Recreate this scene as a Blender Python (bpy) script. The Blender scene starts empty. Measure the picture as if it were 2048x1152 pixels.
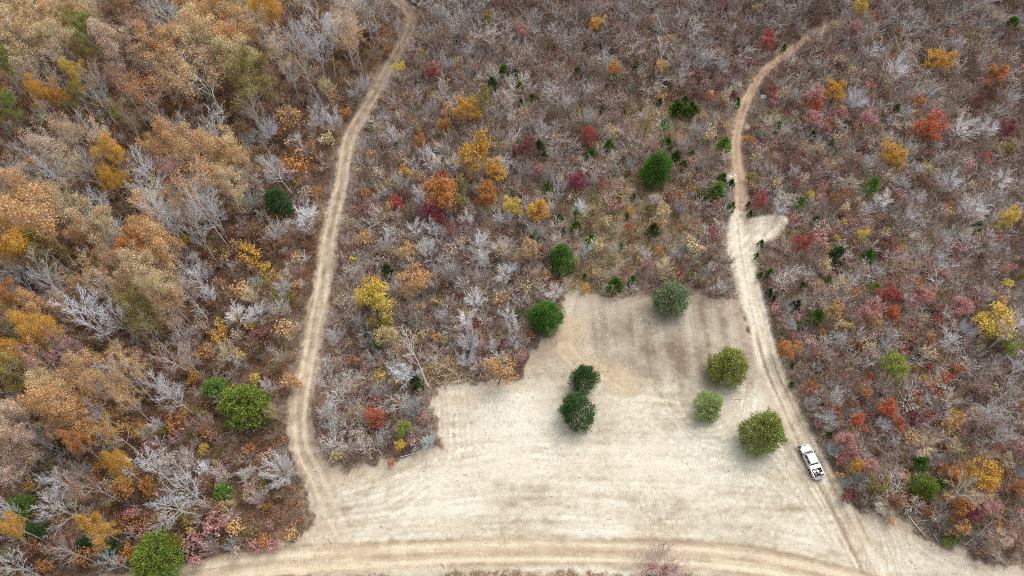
import bpy, math, random
import numpy as np
from mathutils import Vector, Matrix

# ------------------------------------------------------------------ camera, sky, sun, exposure
SC = bpy.context.scene
COL = SC.collection
H = 105.0                      # drone height (m)
PITCH = math.radians(31.4)     # away from straight down
F = 1462.0                     # focal length in photo pixels (2048 wide)
cd = bpy.data.cameras.new('camera'); cam = bpy.data.objects.new('camera', cd); COL.objects.link(cam)
cam.location = (0, 0, H); cam.rotation_euler = (PITCH, 0, 0)
cd.sensor_width = 36; cd.lens = 36 * F / 2048; cd.clip_end = 8000; cd.clip_start = 0.5
SC.camera = cam
SUN_EL, SUN_AZ = math.radians(58), math.radians(40)     # azimuth from +Y towards +X
W = bpy.data.worlds.new("World"); SC.world = W; W.use_nodes = True
nt = W.node_tree; nt.nodes.clear()
sky = nt.nodes.new('ShaderNodeTexSky'); sky.sky_type = 'NISHITA'; sky.sun_disc = False
sky.sun_elevation = SUN_EL; sky.sun_rotation = SUN_AZ; sky.dust_density = 6.0; sky.air_density = 1.0; sky.ozone_density = 1.0
hs = nt.nodes.new('ShaderNodeHueSaturation'); hs.inputs['Saturation'].default_value = 0.35
bg = nt.nodes.new('ShaderNodeBackground'); bg.inputs['Strength'].default_value = 0.15
ow = nt.nodes.new('ShaderNodeOutputWorld')
nt.links.new(sky.outputs[0], hs.inputs['Color']); nt.links.new(hs.outputs[0], bg.inputs['Color']); nt.links.new(bg.outputs[0], ow.inputs['Surface'])
sd = bpy.data.lights.new('sun', 'SUN'); sd.energy = 0.9; sd.angle = math.radians(75); sd.color = (1.0, 0.96, 0.9)
sun = bpy.data.objects.new('sun', sd); COL.objects.link(sun); sun.location = (0, 0, 200)
sv = Vector((math.sin(SUN_AZ) * math.cos(SUN_EL), math.cos(SUN_AZ) * math.cos(SUN_EL), math.sin(SUN_EL)))
sun.rotation_euler = (-sv).to_track_quat('-Z', 'Y').to_euler()
SC.view_settings.view_transform = 'Standard'; SC.view_settings.look = 'None'
SC.view_settings.exposure = 0.5; SC.view_settings.gamma = 1.0; SC.view_settings.use_curve_mapping = False
SC.cycles.use_denoising = False; SC.cycles.filter_width = 1.0; SC.cycles.max_bounces = 5; SC.cycles.diffuse_bounces = 3; SC.cycles.transmission_bounces = 3; SC.cycles.transparent_max_bounces = 4

# ------------------------------------------------------------------ geometry of the survey
CP, SP = math.cos(PITCH), math.sin(PITCH)
def P(px, py, z=0.0):
    """point at height z seen at photo pixel (px, py)"""
    px = np.asarray(px, float); py = np.asarray(py, float)
    xc = (px - 1024) / F; yc = -(py - 576) / F
    dy = yc * CP + SP; dz = yc * SP - CP
    t = (z - H) / dz
    return xc * t, dy * t
def PIX(x, y, z):
    zz = z - H
    yc = y * CP + zz * SP; dc = -(-y * SP + zz * CP)
    return 1024 + F * x / dc, 576 - F * yc / dc
def poly_world(pts):
    a = np.array(pts, float); x, y = P(a[:, 0], a[:, 1]); return np.stack([x, y], 1)
def scale_at(px, py, z=0.0):
    x, y = P(px, py, z); return F / float(y * SP + (H - z) * CP)      # pixels per metre there

def hash01(ix, iy, s):
    h = (ix.astype(np.int64) * 374761393 + iy.astype(np.int64) * 668265263 + s * 974711) & 0xffffffff
    h = ((h ^ (h >> 13)) * 1274126177) & 0xffffffff
    h = (h ^ (h >> 16)) & 0xffffffff
    return h.astype(np.float64) / 0xffffffff
def vn(x, y, s=0):
    x = np.asarray(x, float); y = np.asarray(y, float)
    ix = np.floor(x); iy = np.floor(y); fx = x - ix; fy = y - iy
    fx = fx * fx * (3 - 2 * fx); fy = fy * fy * (3 - 2 * fy)
    a = hash01(ix, iy, s); b = hash01(ix + 1, iy, s); c = hash01(ix, iy + 1, s); d = hash01(ix + 1, iy + 1, s)
    return (a * (1 - fx) + b * fx) * (1 - fy) + (c * (1 - fx) + d * fx) * fy
def fbm(x, y, s=0, o=4):
    v = 0; a = 0.5; t = 0
    for k in range(o):
        v = v + a * vn(x * 2 ** k + 17 * k, y * 2 ** k - 9 * k, s + k); t += a; a *= 0.5
    return v / t
def dist_line(x, y, pts):
    best = np.full(x.shape, 1e9); side = np.zeros(x.shape); along = np.zeros(x.shape); acc = 0
    for i in range(len(pts) - 1):
        a, b = pts[i], pts[i + 1]; d = b - a; L = math.hypot(*d); d = d / L
        t = np.clip((x - a[0]) * d[0] + (y - a[1]) * d[1], 0, L)
        ex = x - a[0] - d[0] * t; ey = y - a[1] - d[1] * t
        q = np.hypot(ex, ey); m = q < best
        best = np.where(m, q, best); side = np.where(m, np.sign(d[0] * ey - d[1] * ex), side)
        along = np.where(m, acc + t, along); acc += L
    return best, side, along
def sd_poly(x, y, pts):
    """signed distance to a polygon, negative inside"""
    p = np.vstack([pts, pts[:1]]); d, _, _ = dist_line(x, y, p)
    ins = np.zeros(x.shape, bool)
    for i in range(len(p) - 1):
        (x0, y0), (x1, y1) = p[i], p[i + 1]
        if y0 == y1: continue
        c = ((y0 > y) != (y1 > y)) & (x < (x1 - x0) * (y - y0) / (y1 - y0) + x0)
        ins ^= c
    return np.where(ins, -d, d)
def sm(e0, e1, v):
    t = np.clip((v - e0) / (e1 - e0), 0, 1); return t * t * (3 - 2 * t)
def smooth_line(pts, n=6):
    p = np.array(pts, float); out = []
    for i in range(len(p) - 1):
        p0 = p[max(i - 1, 0)]; p1 = p[i]; p2 = p[i + 1]; p3 = p[min(i + 2, len(p) - 1)]
        for k in range(n):
            t = k / n
            out.append(0.5 * (2 * p1 + (p2 - p0) * t + (2 * p0 - 5 * p1 + 4 * p2 - p3) * t * t + (3 * p1 - p0 - 3 * p2 + p3) * t ** 3))
    out.append(p[-1]); return np.array(out)

LEFT_TRACK = [(700, -70), (760, -25), (800, 5), (824, 35), (815, 68), (790, 115), (760, 170), (730, 225), (705, 265), (693, 310), (683, 370), (668, 430), (655, 510),
              (645, 580), (630, 650), (618, 720), (605, 790), (600, 850), (612, 910), (640, 965), (665, 1020), (690, 1070)]
LOW_TRACK = [(150, 1195), (380, 1152), (600, 1122), (900, 1107), (1150, 1103), (1350, 1108), (1500, 1122), (1640, 1150), (1760, 1185)]
RIGHT_TRACK = [(1690, 40), (1640, 62), (1600, 88), (1560, 118), (1522, 152), (1500, 188), (1482, 232), (1472, 290), (1478, 350), (1482, 400), (1478, 440)]
CORNER_TRACK = [(1900, -30), (1950, 8), (2000, 32), (2060, 52), (2140, 80)]
ROAD_AXIS = [(1478, 440), (1486, 500), (1500, 570), (1520, 650), (1542, 730), (1570, 800), (1602, 870), (1636, 940), (1672, 1010), (1712, 1090), (1750, 1170)]
CLEARING = [(560, 1250), (620, 1150), (400, 1150), (540, 1103), (600, 1078), (640, 1052), (622, 1000), (606, 955), (640, 925), (692, 943), (760, 930), (830, 911), (880, 893),
            (872, 850), (866, 795), (896, 757), (980, 764), (1040, 756), (1060, 722), (1072, 692), (1118, 655), (1130, 592), (1230, 592), (1310, 594), (1400, 590), (1468, 600),
            (1500, 650), (1555, 800), (1620, 900), (1690, 990), (1722, 1036), (1756, 1016), (1800, 1040), (1860, 1085), (1930, 1118), (2060, 1142), (2200, 1180), (2200, 1260)]
ROAD = [(1464, 418), (1492, 424), (1496, 438), (1530, 433), (1562, 431), (1577, 443), (1552, 472), (1522, 490), (1510, 530), (1519, 570), (1534, 620), (1554, 700), (1580, 780), (1612, 850),
        (1652, 920), (1692, 990), (1735, 1060), (1775, 1160), (1800, 1260), (1740, 1260), (1705, 1140), (1662, 1070), (1625, 985), (1590, 910), (1556, 830), (1522, 745), (1498, 650), (1474, 570), (1457, 500), (1457, 440)]
LOWVERGE = [(300, 1300), (300, 1190), (600, 1158), (900, 1146), (1150, 1140), (1350, 1146), (1500, 1160), (1600, 1185), (1600, 1300)]
MULCH = [(1050, 700), (1120, 650), (1130, 585), (1480, 585), (1530, 740), (1500, 770), (1330, 778), (1180, 770), (1040, 760)]
FORESTZONE = [(-900, -500), (700, -500), (800, -30), (830, 35), (790, 110), (700, 260), (680, 370), (655, 510), (615, 720), (590, 850), (600, 930), (640, 1050), (600, 1085), (370, 1160), (-100, 1300), (-900, 1300)]
W_ = {k: (poly_world(v) if k != 'road' else smooth_line(np.vstack([poly_world(v), poly_world(v[:1])]), 4)[:-1]) for k, v in dict(clear=CLEARING, road=ROAD, mulch=MULCH, verge=LOWVERGE, forest=FORESTZONE).items()}
L_ = {k: smooth_line(poly_world(v)) for k, v in dict(left=LEFT_TRACK, low=LOW_TRACK, right=RIGHT_TRACK, corner=CORNER_TRACK, axis=ROAD_AXIS).items()}
PASSES = [([(690, 1000), (800, 965), (900, 920), (1000, 900), (1150, 905)], 0.9, 0.32, 0.24), ([(650, 1030), (800, 1010), (950, 985), (1150, 975), (1400, 985), (1560, 1000)], 0.9, 0.32, 0.2),
          ([(885, 770), (890, 850), (880, 930), (800, 1010), (690, 1050)], 0.9, 0.32, 0.26), ([(910, 760), (925, 850), (930, 940)], 0.8, 0.3, 0.22), ([(1340, 790), (1370, 850), (1430, 870), (1490, 830), (1500, 770)], 0.9, 0.3, 0.24),
          ([(1300, 830), (1380, 890), (1500, 930), (1600, 1000), (1680, 1090)], 0.9, 0.32, 0.22), ([(1550, 900), (1610, 980), (1660, 1060), (1710, 1150)], 1.0, 0.32, 0.3), ([(1585, 900), (1640, 985), (1690, 1070), (1735, 1150)], 0.75, 0.25, -0.3),
          ([(1480, 450), (1490, 520), (1510, 620), (1540, 720), (1580, 810), (1630, 920)], 0.8, 0.28, 0.2), ([(1500, 500), (1540, 455), (1565, 440)], 0.7, 0.3, 0.2), ([(1480, 500), (1530, 450)], 0.7, 0.3, 0.2),
          ([(1200, 600), (1210, 680), (1230, 760)], 1.0, 0.4, 0.16), ([(1290, 610), (1300, 690), (1310, 770)], 1.0, 0.4, 0.16), ([(1380, 610), (1395, 690), (1410, 770)], 1.0, 0.4, 0.14), ([(1130, 700), (1180, 750), (1260, 800), (1360, 820)], 1.0, 0.4, 0.16),
          ([(700, 1070), (900, 1055), (1200, 1050), (1500, 1070), (1700, 1120)], 0.9, 0.32, 0.22), ([(1760, 1030), (1780, 1090), (1800, 1160)], 0.8, 0.3, 0.25), ([(1830, 1075), (1900, 1120), (1980, 1150)], 0.8, 0.3, 0.22)]
OPEN = [(1290, 450, 130), (1210, 500, 90), (1150, 570, 60), (1330, 240, 80), (1180, 430, 60), (1560, 240, 40), (1600, 480, 40), (1260, 380, 60), (1440, 300, 40)]
OPENW = [(*map(float, P(a, b)), r / scale_at(a, b)) for a, b, r in OPEN]

def masks(x, y):
    wob = (fbm(x / 3.1, y / 3.1, 5) - 0.5) * 2.2 + (vn(x / 0.8, y / 0.8, 9) - 0.5) * 1.3
    m = {}
    m['sc'] = sd_poly(x, y, W_['clear']) + wob
    m['sr'] = sd_poly(x, y, W_['road']) + wob * 0.28
    m['sv'] = sd_poly(x, y, W_['verge']) + wob * 0.8
    m['sm'] = sd_poly(x, y, W_['mulch']) + wob * 2
    dl, sl, al = dist_line(x, y, L_['left']); wl = 1.45 + 0.35 * sm(90, 30, y)
    m['dl'] = dl - wl + wob * 0.3; m['cl'] = dl * sl; m['al'] = al
    dw, sw, aw = dist_line(x, y, L_['low']); m['dw'] = dw - 1.9 + wob * 0.35; m['cw'] = dw * sw; m['aw'] = aw
    dr, sr_, ar = dist_line(x, y, L_['right']); m['dr'] = dr - (0.85 + 0.45 * sm(105, 80, y)) + wob * 0.4; m['cr'] = dr * sr_; m['ar'] = ar
    dc, _, _ = dist_line(x, y, L_['corner']); m['dc'] = dc - 1.4 + wob * 0.7
    da, sa, aa = dist_line(x, y, L_['axis']); m['ca'] = da * sa; m['aa'] = aa
    return m
def bare_sd(x, y, m=None):
    m = m or masks(x, y)
    return np.minimum.reduce([np.where(m['sv'] < 0, 1.0, m['sc']), m['sr'], m['dl'], m['dw'], m['dr'], m['dc']])
def gz(x, y, m=None):
    x = np.asarray(x, float); y = np.asarray(y, float)
    m = m or masks(x, y)
    b = sm(1.0, -1.0, bare_sd(x, y, m))
    z = (fbm(x / 28, y / 28, 31, 3) - 0.5) * 1.2 + (fbm(x / 2.3, y / 2.3, 41, 3) - 0.5) * (0.42 - 0.3 * b)
    for c, d, o in (('cl', 'dl', 0.75), ('cr', 'dr', 0.6), ('cw', 'dw', 0.9), ('ca', 'sr', 0.85)):
        z = z - 0.09 * sm(0.4, -0.3, m[d]) * np.exp(-((np.abs(m[c]) - o) / 0.28) ** 2)
    e = m['sc'] - 0.6
    z = z + 0.32 * np.exp(-(e / 0.8) ** 2) * sm(0.35, 0.7, fbm(x / 5, y / 5, 77, 2)) * (m['sr'] > 0.5)
    fade = sm(0, 12, np.minimum.reduce([x + 140, 140 - x, y - 2, 172 - y]))
    return z * fade
def gz1(x, y):
    return float(gz(np.array([x]), np.array([y]))[0])

# ------------------------------------------------------------------ materials
def lin(c):
    c = np.asarray(c, float) / 255.0
    return np.where(c <= 0.04045, c / 12.92, ((c + 0.055) / 1.055) ** 2.4)
def newmat(name):
    m = bpy.data.materials.new(name); m.use_nodes = True; n = m.node_tree; n.nodes.clear()
    return m, n, n.nodes.new, n.links.new
def mathn(n, op, a, b=None, c=None):
    q = n.nodes.new('ShaderNodeMath'); q.operation = op
    for i, v in enumerate((a, b, c)):
        if v is None: continue
        if isinstance(v, (int, float)): q.inputs[i].default_value = v
        else: n.links.new(v, q.inputs[i])
    return q.outputs[0]
def mixc(n, f, a, b, mode='MIX'):
    q = n.nodes.new('ShaderNodeMix'); q.data_type = 'RGBA'; q.blend_type = mode
    for s, v in ((q.inputs[0], f), (q.inputs[6], a), (q.inputs[7], b)):
        if isinstance(v, (int, float)): s.default_value = v
        elif isinstance(v, tuple): s.default_value = (*v, 1) if len(v) == 3 else v
        else: n.links.new(v, s)
    return q.outputs[2]
def leaf_mat(name, transl=0.25):
    """colour = object colour x per-leaf tint (attribute)"""
    m, n, N, Lk = newmat(name)
    oi = N('ShaderNodeObjectInfo'); at = N('ShaderNodeAttribute'); at.attribute_name = 'tint'
    col = mixc(n, 1.0, oi.outputs['Color'], at.outputs['Color'], 'MULTIPLY')
    d = N('ShaderNodeBsdfDiffuse'); t = N('ShaderNodeBsdfTranslucent'); mx = N('ShaderNodeMixShader'); o = N('ShaderNodeOutputMaterial')
    mx.inputs[0].default_value = transl
    Lk(col, d.inputs[0]); Lk(col, t.inputs[0]); Lk(d.outputs[0], mx.inputs[1]); Lk(t.outputs[0], mx.inputs[2]); Lk(mx.outputs[0], o.inputs[0])
    return m
def bark_mat(name, base, var=0.35, objcol=False):
    m, n, N, Lk = newmat(name)
    tc = N('ShaderNodeTexCoord'); nz = N('ShaderNodeTexNoise'); nz.inputs['Scale'].default_value = 1.3; nz.inputs['Detail'].default_value = 5
    Lk(tc.outputs['Object'], nz.inputs['Vector'])
    if objcol:
        oi = N('ShaderNodeObjectInfo'); c = oi.outputs['Color']
    else:
        c = tuple(base)
    f = mathn(n, 'MULTIPLY_ADD', nz.outputs[0], var * 2, 1 - var)
    cc = N('ShaderNodeCombineColor')
    for i in range(3): Lk(f, cc.inputs[i])
    col = mixc(n, 1.0, c, cc.outputs[0], 'MULTIPLY')
    b = N('ShaderNodeBsdfDiffuse'); o = N('ShaderNodeOutputMaterial'); Lk(col, b.inputs[0]); Lk(b.outputs[0], o.inputs[0])
    return m
def paint(name, c, rough=0.4, metal=0.0, var=0.06, spec=0.5, dirt=None):
    m, n, N, Lk = newmat(name)
    tc = N('ShaderNodeTexCoord'); nz = N('ShaderNodeTexNoise'); nz.inputs['Scale'].default_value = 2.2; nz.inputs['Detail'].default_value = 6
    Lk(tc.outputs['Object'], nz.inputs['Vector'])
    d = tuple(v * (1 - 2.5 * var) for v in c) if dirt is None else dirt
    cr = N('ShaderNodeMapRange'); cr.inputs[1].default_value = 0.45; cr.inputs[2].default_value = 0.75; Lk(nz.outputs[0], cr.inputs[0])
    col = mixc(n, cr.outputs[0], tuple(c), tuple(d))
    b = N('ShaderNodeBsdfPrincipled'); b.inputs['Roughness'].default_value = rough; b.inputs['Metallic'].default_value = metal
    b.inputs['Specular IOR Level'].default_value = spec
    o = N('ShaderNodeOutputMaterial'); Lk(col, b.inputs['Base Color']); Lk(b.outputs[0], o.inputs[0]); return m
def ground_mat():
    m, n, N, Lk = newmat('soil and leaf litter')
    at = N('ShaderNodeAttribute'); at.attribute_name = 'soil'
    ab = N('ShaderNodeAttribute'); ab.attribute_name = 'bare'
    tc = N('ShaderNodeTexCoord')
    def noise(sc, det, rough=0.6, vec=None):
        q = N('ShaderNodeTexNoise'); q.inputs['Scale'].default_value = sc; q.inputs['Detail'].default_value = det; q.inputs['Roughness'].default_value = rough
        Lk(vec or tc.outputs['Object'], q.inputs['Vector']); return q
    mp = N('ShaderNodeMapping'); mp.inputs['Scale'].default_value = (0.45, 2.6, 1); mp.inputs['Rotation'].default_value = (0, 0, -0.05); Lk(tc.outputs['Object'], mp.inputs[0])
    n1 = noise(1.7, 6, 0.7); n2 = noise(7.0, 3, 0.7); n3 = noise(1.0, 4, 0.65, mp.outputs[0])
    # leaf litter: small cells of differing browns
    vo = N('ShaderNodeTexVoronoi'); vo.inputs['Scale'].default_value = 4.5; Lk(tc.outputs['Object'], vo.inputs['Vector'])
    sepv = N('ShaderNodeSeparateColor'); Lk(vo.outputs['Color'], sepv.inputs[0])
    lit = mathn(n, 'MULTIPLY_ADD', sepv.outputs[0], 0.9, 0.55)
    bareF = mathn(n, 'ADD', mathn(n, 'MULTIPLY_ADD', n1.outputs[0], 0.5, 0.75), mathn(n, 'MULTIPLY_ADD', n3.outputs[0], 0.16, -0.08))
    bareF = mathn(n, 'MULTIPLY', bareF, mathn(n, 'MULTIPLY_ADD', n2.outputs[0], 1.0, 0.5))
    mp2 = N('ShaderNodeMapping'); mp2.inputs['Scale'].default_value = (4.2, 1.1, 1); mp2.inputs['Rotation'].default_value = (0, 0, 0.12); Lk(tc.outputs['Object'], mp2.inputs[0]); n4 = noise(1.0, 3, 0.6, mp2.outputs[0])
    n5 = noise(0.16, 2); pm = N('ShaderNodeMapRange'); pm.inputs[1].default_value = 0.5; pm.inputs[2].default_value = 0.62; Lk(n5.outputs[0], pm.inputs[0])
    bareF = mathn(n, 'ADD', bareF, mathn(n, 'MULTIPLY', pm.outputs[0], mathn(n, 'MULTIPLY_ADD', n4.outputs[0], 0.9, -0.45)))
    f = N('ShaderNodeMix'); f.data_type = 'FLOAT'; Lk(ab.outputs['Fac'], f.inputs[0]); Lk(mathn(n, 'MULTIPLY', lit, mathn(n, 'MULTIPLY_ADD', n1.outputs[0], 0.8, 0.6)), f.inputs[2]); Lk(bareF, f.inputs[3])
    cc = N('ShaderNodeCombineColor')
    for i in range(3): Lk(f.outputs[0], cc.inputs[i])
    col = mixc(n, 1.0, at.outputs['Color'], cc.outputs[0], 'MULTIPLY')
    # pale stones and chips
    v2 = N('ShaderNodeTexVoronoi'); v2.inputs['Scale'].default_value = 1.6; Lk(tc.outputs['Object'], v2.inputs['Vector'])
    s2 = N('ShaderNodeSeparateColor'); Lk(v2.outputs['Color'], s2.inputs[0])
    st = mathn(n, 'MULTIPLY', mathn(n, 'LESS_THAN', v2.outputs['Distance'], 0.16), mathn(n, 'GREATER_THAN', s2.outputs[1], 0.86))
    col = mixc(n, mathn(n, 'MULTIPLY', mathn(n, 'MULTIPLY', st, ab.outputs['Fac']), 0.55), col, (0.66, 0.6, 0.5))
    bu = N('ShaderNodeBump'); bu.inputs['Strength'].default_value = 0.6; bu.inputs['Distance'].default_value = 0.12
    Lk(mathn(n, 'ADD', n1.outputs[0], mathn(n, 'ADD', mathn(n, 'MULTIPLY', n2.outputs[0], 0.4), n3.outputs[0])), bu.inputs['Height'])
    b = N('ShaderNodeBsdfDiffuse'); o = N('ShaderNodeOutputMaterial')
    Lk(col, b.inputs['Color']); Lk(bu.outputs[0], b.inputs['Normal']); Lk(b.outputs[0], o.inputs[0]); return m
M_GROUND = ground_mat()
M_LEAF = leaf_mat('autumn leaves'); M_NEEDLE = leaf_mat('evergreen sprays', 0.15)
M_BARK = bark_mat('pale grey bark', lin((196, 190, 182)) * 0.95)
M_TWIG = bark_mat('bare twigs', (1, 1, 1), 0.25, objcol=True)
M_DARKBARK = bark_mat('brown bark', lin((120, 105, 95)) * 0.8)
M_STICK = leaf_mat('dead sticks', 0.0)

# ------------------------------------------------------------------ mesh helpers
def mesh_np(name, V, Fs, mats, mat_idx=None, attrs=None, smooth=False):
    """V: Nx3; Fs: list of face arrays (each n x k)"""
    me = bpy.data.meshes.new(name)
    V = np.asarray(V, np.float32)
    me.vertices.add(len(V)); me.vertices.foreach_set('co', V.ravel())
    Fs = [np.asarray(f, np.int32) for f in Fs if len(f)]
    lv = np.concatenate([f.ravel() for f in Fs]); tot = np.concatenate([np.full(len(f), f.shape[1], np.int32) for f in Fs])
    st = np.concatenate([[0], np.cumsum(tot)[:-1]]).astype(np.int32)
    me.loops.add(len(lv)); me.loops.foreach_set('vertex_index', lv)
    me.polygons.add(len(tot)); me.polygons.foreach_set('loop_start', st)
    for m in mats: me.materials.append(m)
    if mat_idx is not None: me.polygons.foreach_set('material_index', np.asarray(mat_idx, np.int32))
    me.polygons.foreach_set('use_smooth', np.full(len(tot), bool(smooth)))
    me.update(calc_edges=True)
    for k, a in (attrs or {}).items():
        if a.ndim == 2:
            at = me.attributes.new(k, 'FLOAT_COLOR', 'POINT')
            if a.shape[1] == 3: a = np.concatenate([a, np.ones((len(a), 1))], 1)
            at.data.foreach_set('color', a.astype(np.float32).ravel())
        else:
            at = me.attributes.new(k, 'FLOAT', 'POINT'); at.data.foreach_set('value', a.astype(np.float32))
    return me
def prisms(segs, k=3, cone=False):
    """segments (p0,p1,r0,r1) -> verts, quads"""
    S = np.array([np.concatenate([s[0], s[1], [s[2], s[3]]]) for s in segs]) if not isinstance(segs, np.ndarray) else segs
    p0, p1, r0, r1 = S[:, :3], S[:, 3:6], S[:, 6], S[:, 7]
    d = p1 - p0; d /= np.linalg.norm(d, axis=1, keepdims=True) + 1e-9
    a = np.where(np.abs(d[:, 2:3]) < 0.9, np.array([[0, 0, 1.0]]), np.array([[1.0, 0, 0]]))
    u = np.cross(d, a); u /= np.linalg.norm(u, axis=1, keepdims=True); w = np.cross(d, u)
    n = len(S); V = np.zeros((n, 2 * k, 3))
    for j in range(k):
        c, s = math.cos(2 * math.pi * j / k), math.sin(2 * math.pi * j / k)
        o = u * c + w * s
        V[:, j] = p0 + o * r0[:, None]; V[:, k + j] = p1 + o * r1[:, None]
    base = (np.arange(n) * 2 * k)[:, None]
    Q = np.concatenate([base + np.array([[j, (j + 1) % k, k + (j + 1) % k, k + j]]) for j in range(k)])
    return V.reshape(-1, 3), Q
def rhombi(C, size, rng, aspect=0.62, outward=None, flat=0.0):
    """leaf quads at centres C"""
    n = len(C)
    a = rng.normal(size=(n, 3)); a[:, 2] *= (1 - flat)
    if outward is not None: a = a * 0.55 + outward
    a /= np.linalg.norm(a, axis=1, keepdims=True) + 1e-9
    b = rng.normal(size=(n, 3)); b -= a * np.sum(a * b, 1, keepdims=True); b /= np.linalg.norm(b, axis=1, keepdims=True) + 1e-9
    s = size if np.ndim(size) else np.full(n, size)
    s = (s * rng.uniform(0.65, 1.35, n))[:, None]
    V = np.stack([C - a * s * 0.5, C + b * s * aspect * 0.5, C + a * s * 0.5, C - b * s * aspect * 0.5], 1)
    return V.reshape(-1, 3), (np.arange(n) * 4)[:, None] + np.arange(4)[None]

def grow(rng, kids, nseg, L0, r0, ang, ln, start, up, wob, rmin=0.012, lean=0.05, top=True, rk=0.68):
    segs = []; tips = []; mx = len(nseg) - 1
    def br(p, d, L, r, lv):
        n = nseg[lv]; pts = [p]; rs = [r]
        for i in range(n):
            d = d + rng.normal(0, wob[lv], 3); d[2] += up[lv]; d = d / np.linalg.norm(d)
            q = p + d * (L / n); rb = max(r * (1 - 0.78 * (i + 1) / n), rmin * 0.7)
            segs.append((p, q, rs[-1], rb, lv)); p = q; pts.append(p); rs.append(rb)
        if lv == mx: tips.append(p); return
        if top: tips.append(p)
        K = kids[lv]; az0 = rng.uniform(0, 6.28)
        for k in range(K):
            t = start[lv] + (1 - start[lv]) * (k + rng.uniform(0.1, 0.9)) / K
            f = t * n; i = min(int(f), n - 1); f -= i
            q = pts[i] * (1 - f) + pts[i + 1] * f; rr = rs[i] * (1 - f) + rs[i + 1] * f
            ax = pts[i + 1] - pts[i]; ax = ax / np.linalg.norm(ax)
            a1 = np.cross(ax, [0.3, 0.2, 1.0] if abs(ax[2]) < 0.9 else [1.0, 0, 0]); a1 /= np.linalg.norm(a1); a2 = np.cross(ax, a1)
            az = az0 + k * 2.4 + rng.normal(0, 0.4); th = ang[lv] * rng.uniform(0.7, 1.25)
            dd = ax * math.cos(th) + (a1 * math.cos(az) + a2 * math.sin(az)) * math.sin(th)
            br(q, dd, L * ln[lv] * rng.uniform(0.7, 1.2) * (1.15 - 0.45 * t), max(rr * rk, rmin), lv + 1)
    d0 = np.array([rng.normal(0, lean), rng.normal(0, lean), 1.0])
    br(np.zeros(3), d0 / np.linalg.norm(d0), L0, r0, 0)
    return segs, np.array(tips)
def cat(parts):
    V = []; Q = []; o = 0; lens = []
    for v, q in parts:
        V.append(v); Q.append(q + o); o += len(v); lens.append(len(q))
    return np.concatenate(V), Q, lens

MODELS = {}
class Model: pass
def reg(kind, parts, tips, wood=None):
    m = Model(); m.parts = parts
    m.D = 2 * np.percentile(np.hypot(tips[:, 0] - tips[:, 0].mean(), tips[:, 1] - tips[:, 1].mean()), 93)
    m.H = tips[:, 2].max(); m.zc = np.median(tips[:, 2]) / m.H; m.c = (tips[:, 0].mean(), tips[:, 1].mean())
    MODELS.setdefault(kind, []).append(m); return m
def leaf_tint(n, rng, per=4, clump=None, amp=0.28, hue=0.12):
    """per-leaf multiplicative colour variation"""
    v = rng.uniform(1 - amp, 1 + amp, n); h = rng.normal(0, hue, n)
    if clump is not None:
        cm = int(clump.max()) + 1; v = v * rng.uniform(0.86, 1.14, cm)[clump]; h = h + rng.normal(0, hue, cm)[clump]
    t = np.stack([v, v * (1 + h * 0.8), v * (1 + h)], 1)
    return np.repeat(np.clip(t, 0.2, 2.0), per, 0)

def tree_leafy(kind, seed, spec, per_tip, lsize, sigma, bark, drop=0.0, twig=True):
    rng = np.random.default_rng(seed); segs, tips = grow(rng, **spec)
    thick = [s for s in segs if s[4] <= 1]; thin = [s for s in segs if s[4] >= 2]
    tv, tq = prisms(thick, 5)
    trunk = mesh_np(kind + ' trunk', tv, [tq], [bark], smooth=True)
    keep = tips[rng.uniform(size=len(tips)) >= drop]
    ci = np.repeat(np.arange(len(keep)), rng.poisson(per_tip, len(keep)))
    C = keep[ci] + rng.normal(0, 1, (len(ci), 3)) * np.array([sigma, sigma, sigma * 0.7])
    lv, lq = rhombi(C, lsize, rng, flat=0.3); sv, sq = prisms(thin, 3)
    V = np.concatenate([lv, sv]); att = np.concatenate([leaf_tint(len(C), rng, 4, ci), np.ones((len(sv), 3))])
    crown = mesh_np(kind + ' crown', V, [lq, sq + len(lv)], [M_LEAF, bark], [0] * len(lq) + [1] * len(sq), {'tint': att})
    return reg(kind, [('trunk', trunk), ('crown', crown)], tips)
def tree_bare(kind, seed, spec, bark, split=1, one=False):
    rng = np.random.default_rng(seed); segs, tips = grow(rng, **spec)
    a = [s for s in segs if s[4] <= split]; b = [s for s in segs if s[4] > split]
    av, aq = prisms(a, 5); bv, bq = prisms(b, 3)
    if one:
        me = mesh_np(kind, np.concatenate([av, bv]), [aq, bq + len(av)], [M_TWIG]); m = reg(kind, [('', me)], tips)
    else:
        t = mesh_np(kind + ' trunk', av, [aq], [bark], smooth=True); c = mesh_np(kind + ' crown', bv, [bq], [M_TWIG]); m = reg(kind, [('trunk', t), ('crown', c)], tips)
    m.V = np.concatenate([av, bv]); m.Q = np.concatenate([aq, bq + len(av)]); return m
OAK = dict(kids=(10, 6, 6), nseg=(8, 5, 3, 2), L0=15.0, r0=0.27, ang=(1.0, 0.75, 0.7), ln=(0.42, 0.5, 0.55), start=(0.42, 0.2, 0.15), up=(0.05, 0.07, 0.06, 0.03), wob=(0.05, 0.14, 0.2, 0.2), rmin=0.022)
for s in range(5): tree_leafy('oak', 100 + s, OAK, 36, 0.28, 0.45, M_BARK, drop=0.33)
for s in range(4): tree_leafy('sparse oak', 120 + s, OAK, 15, 0.29, 0.42, M_BARK, drop=0.62)
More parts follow.
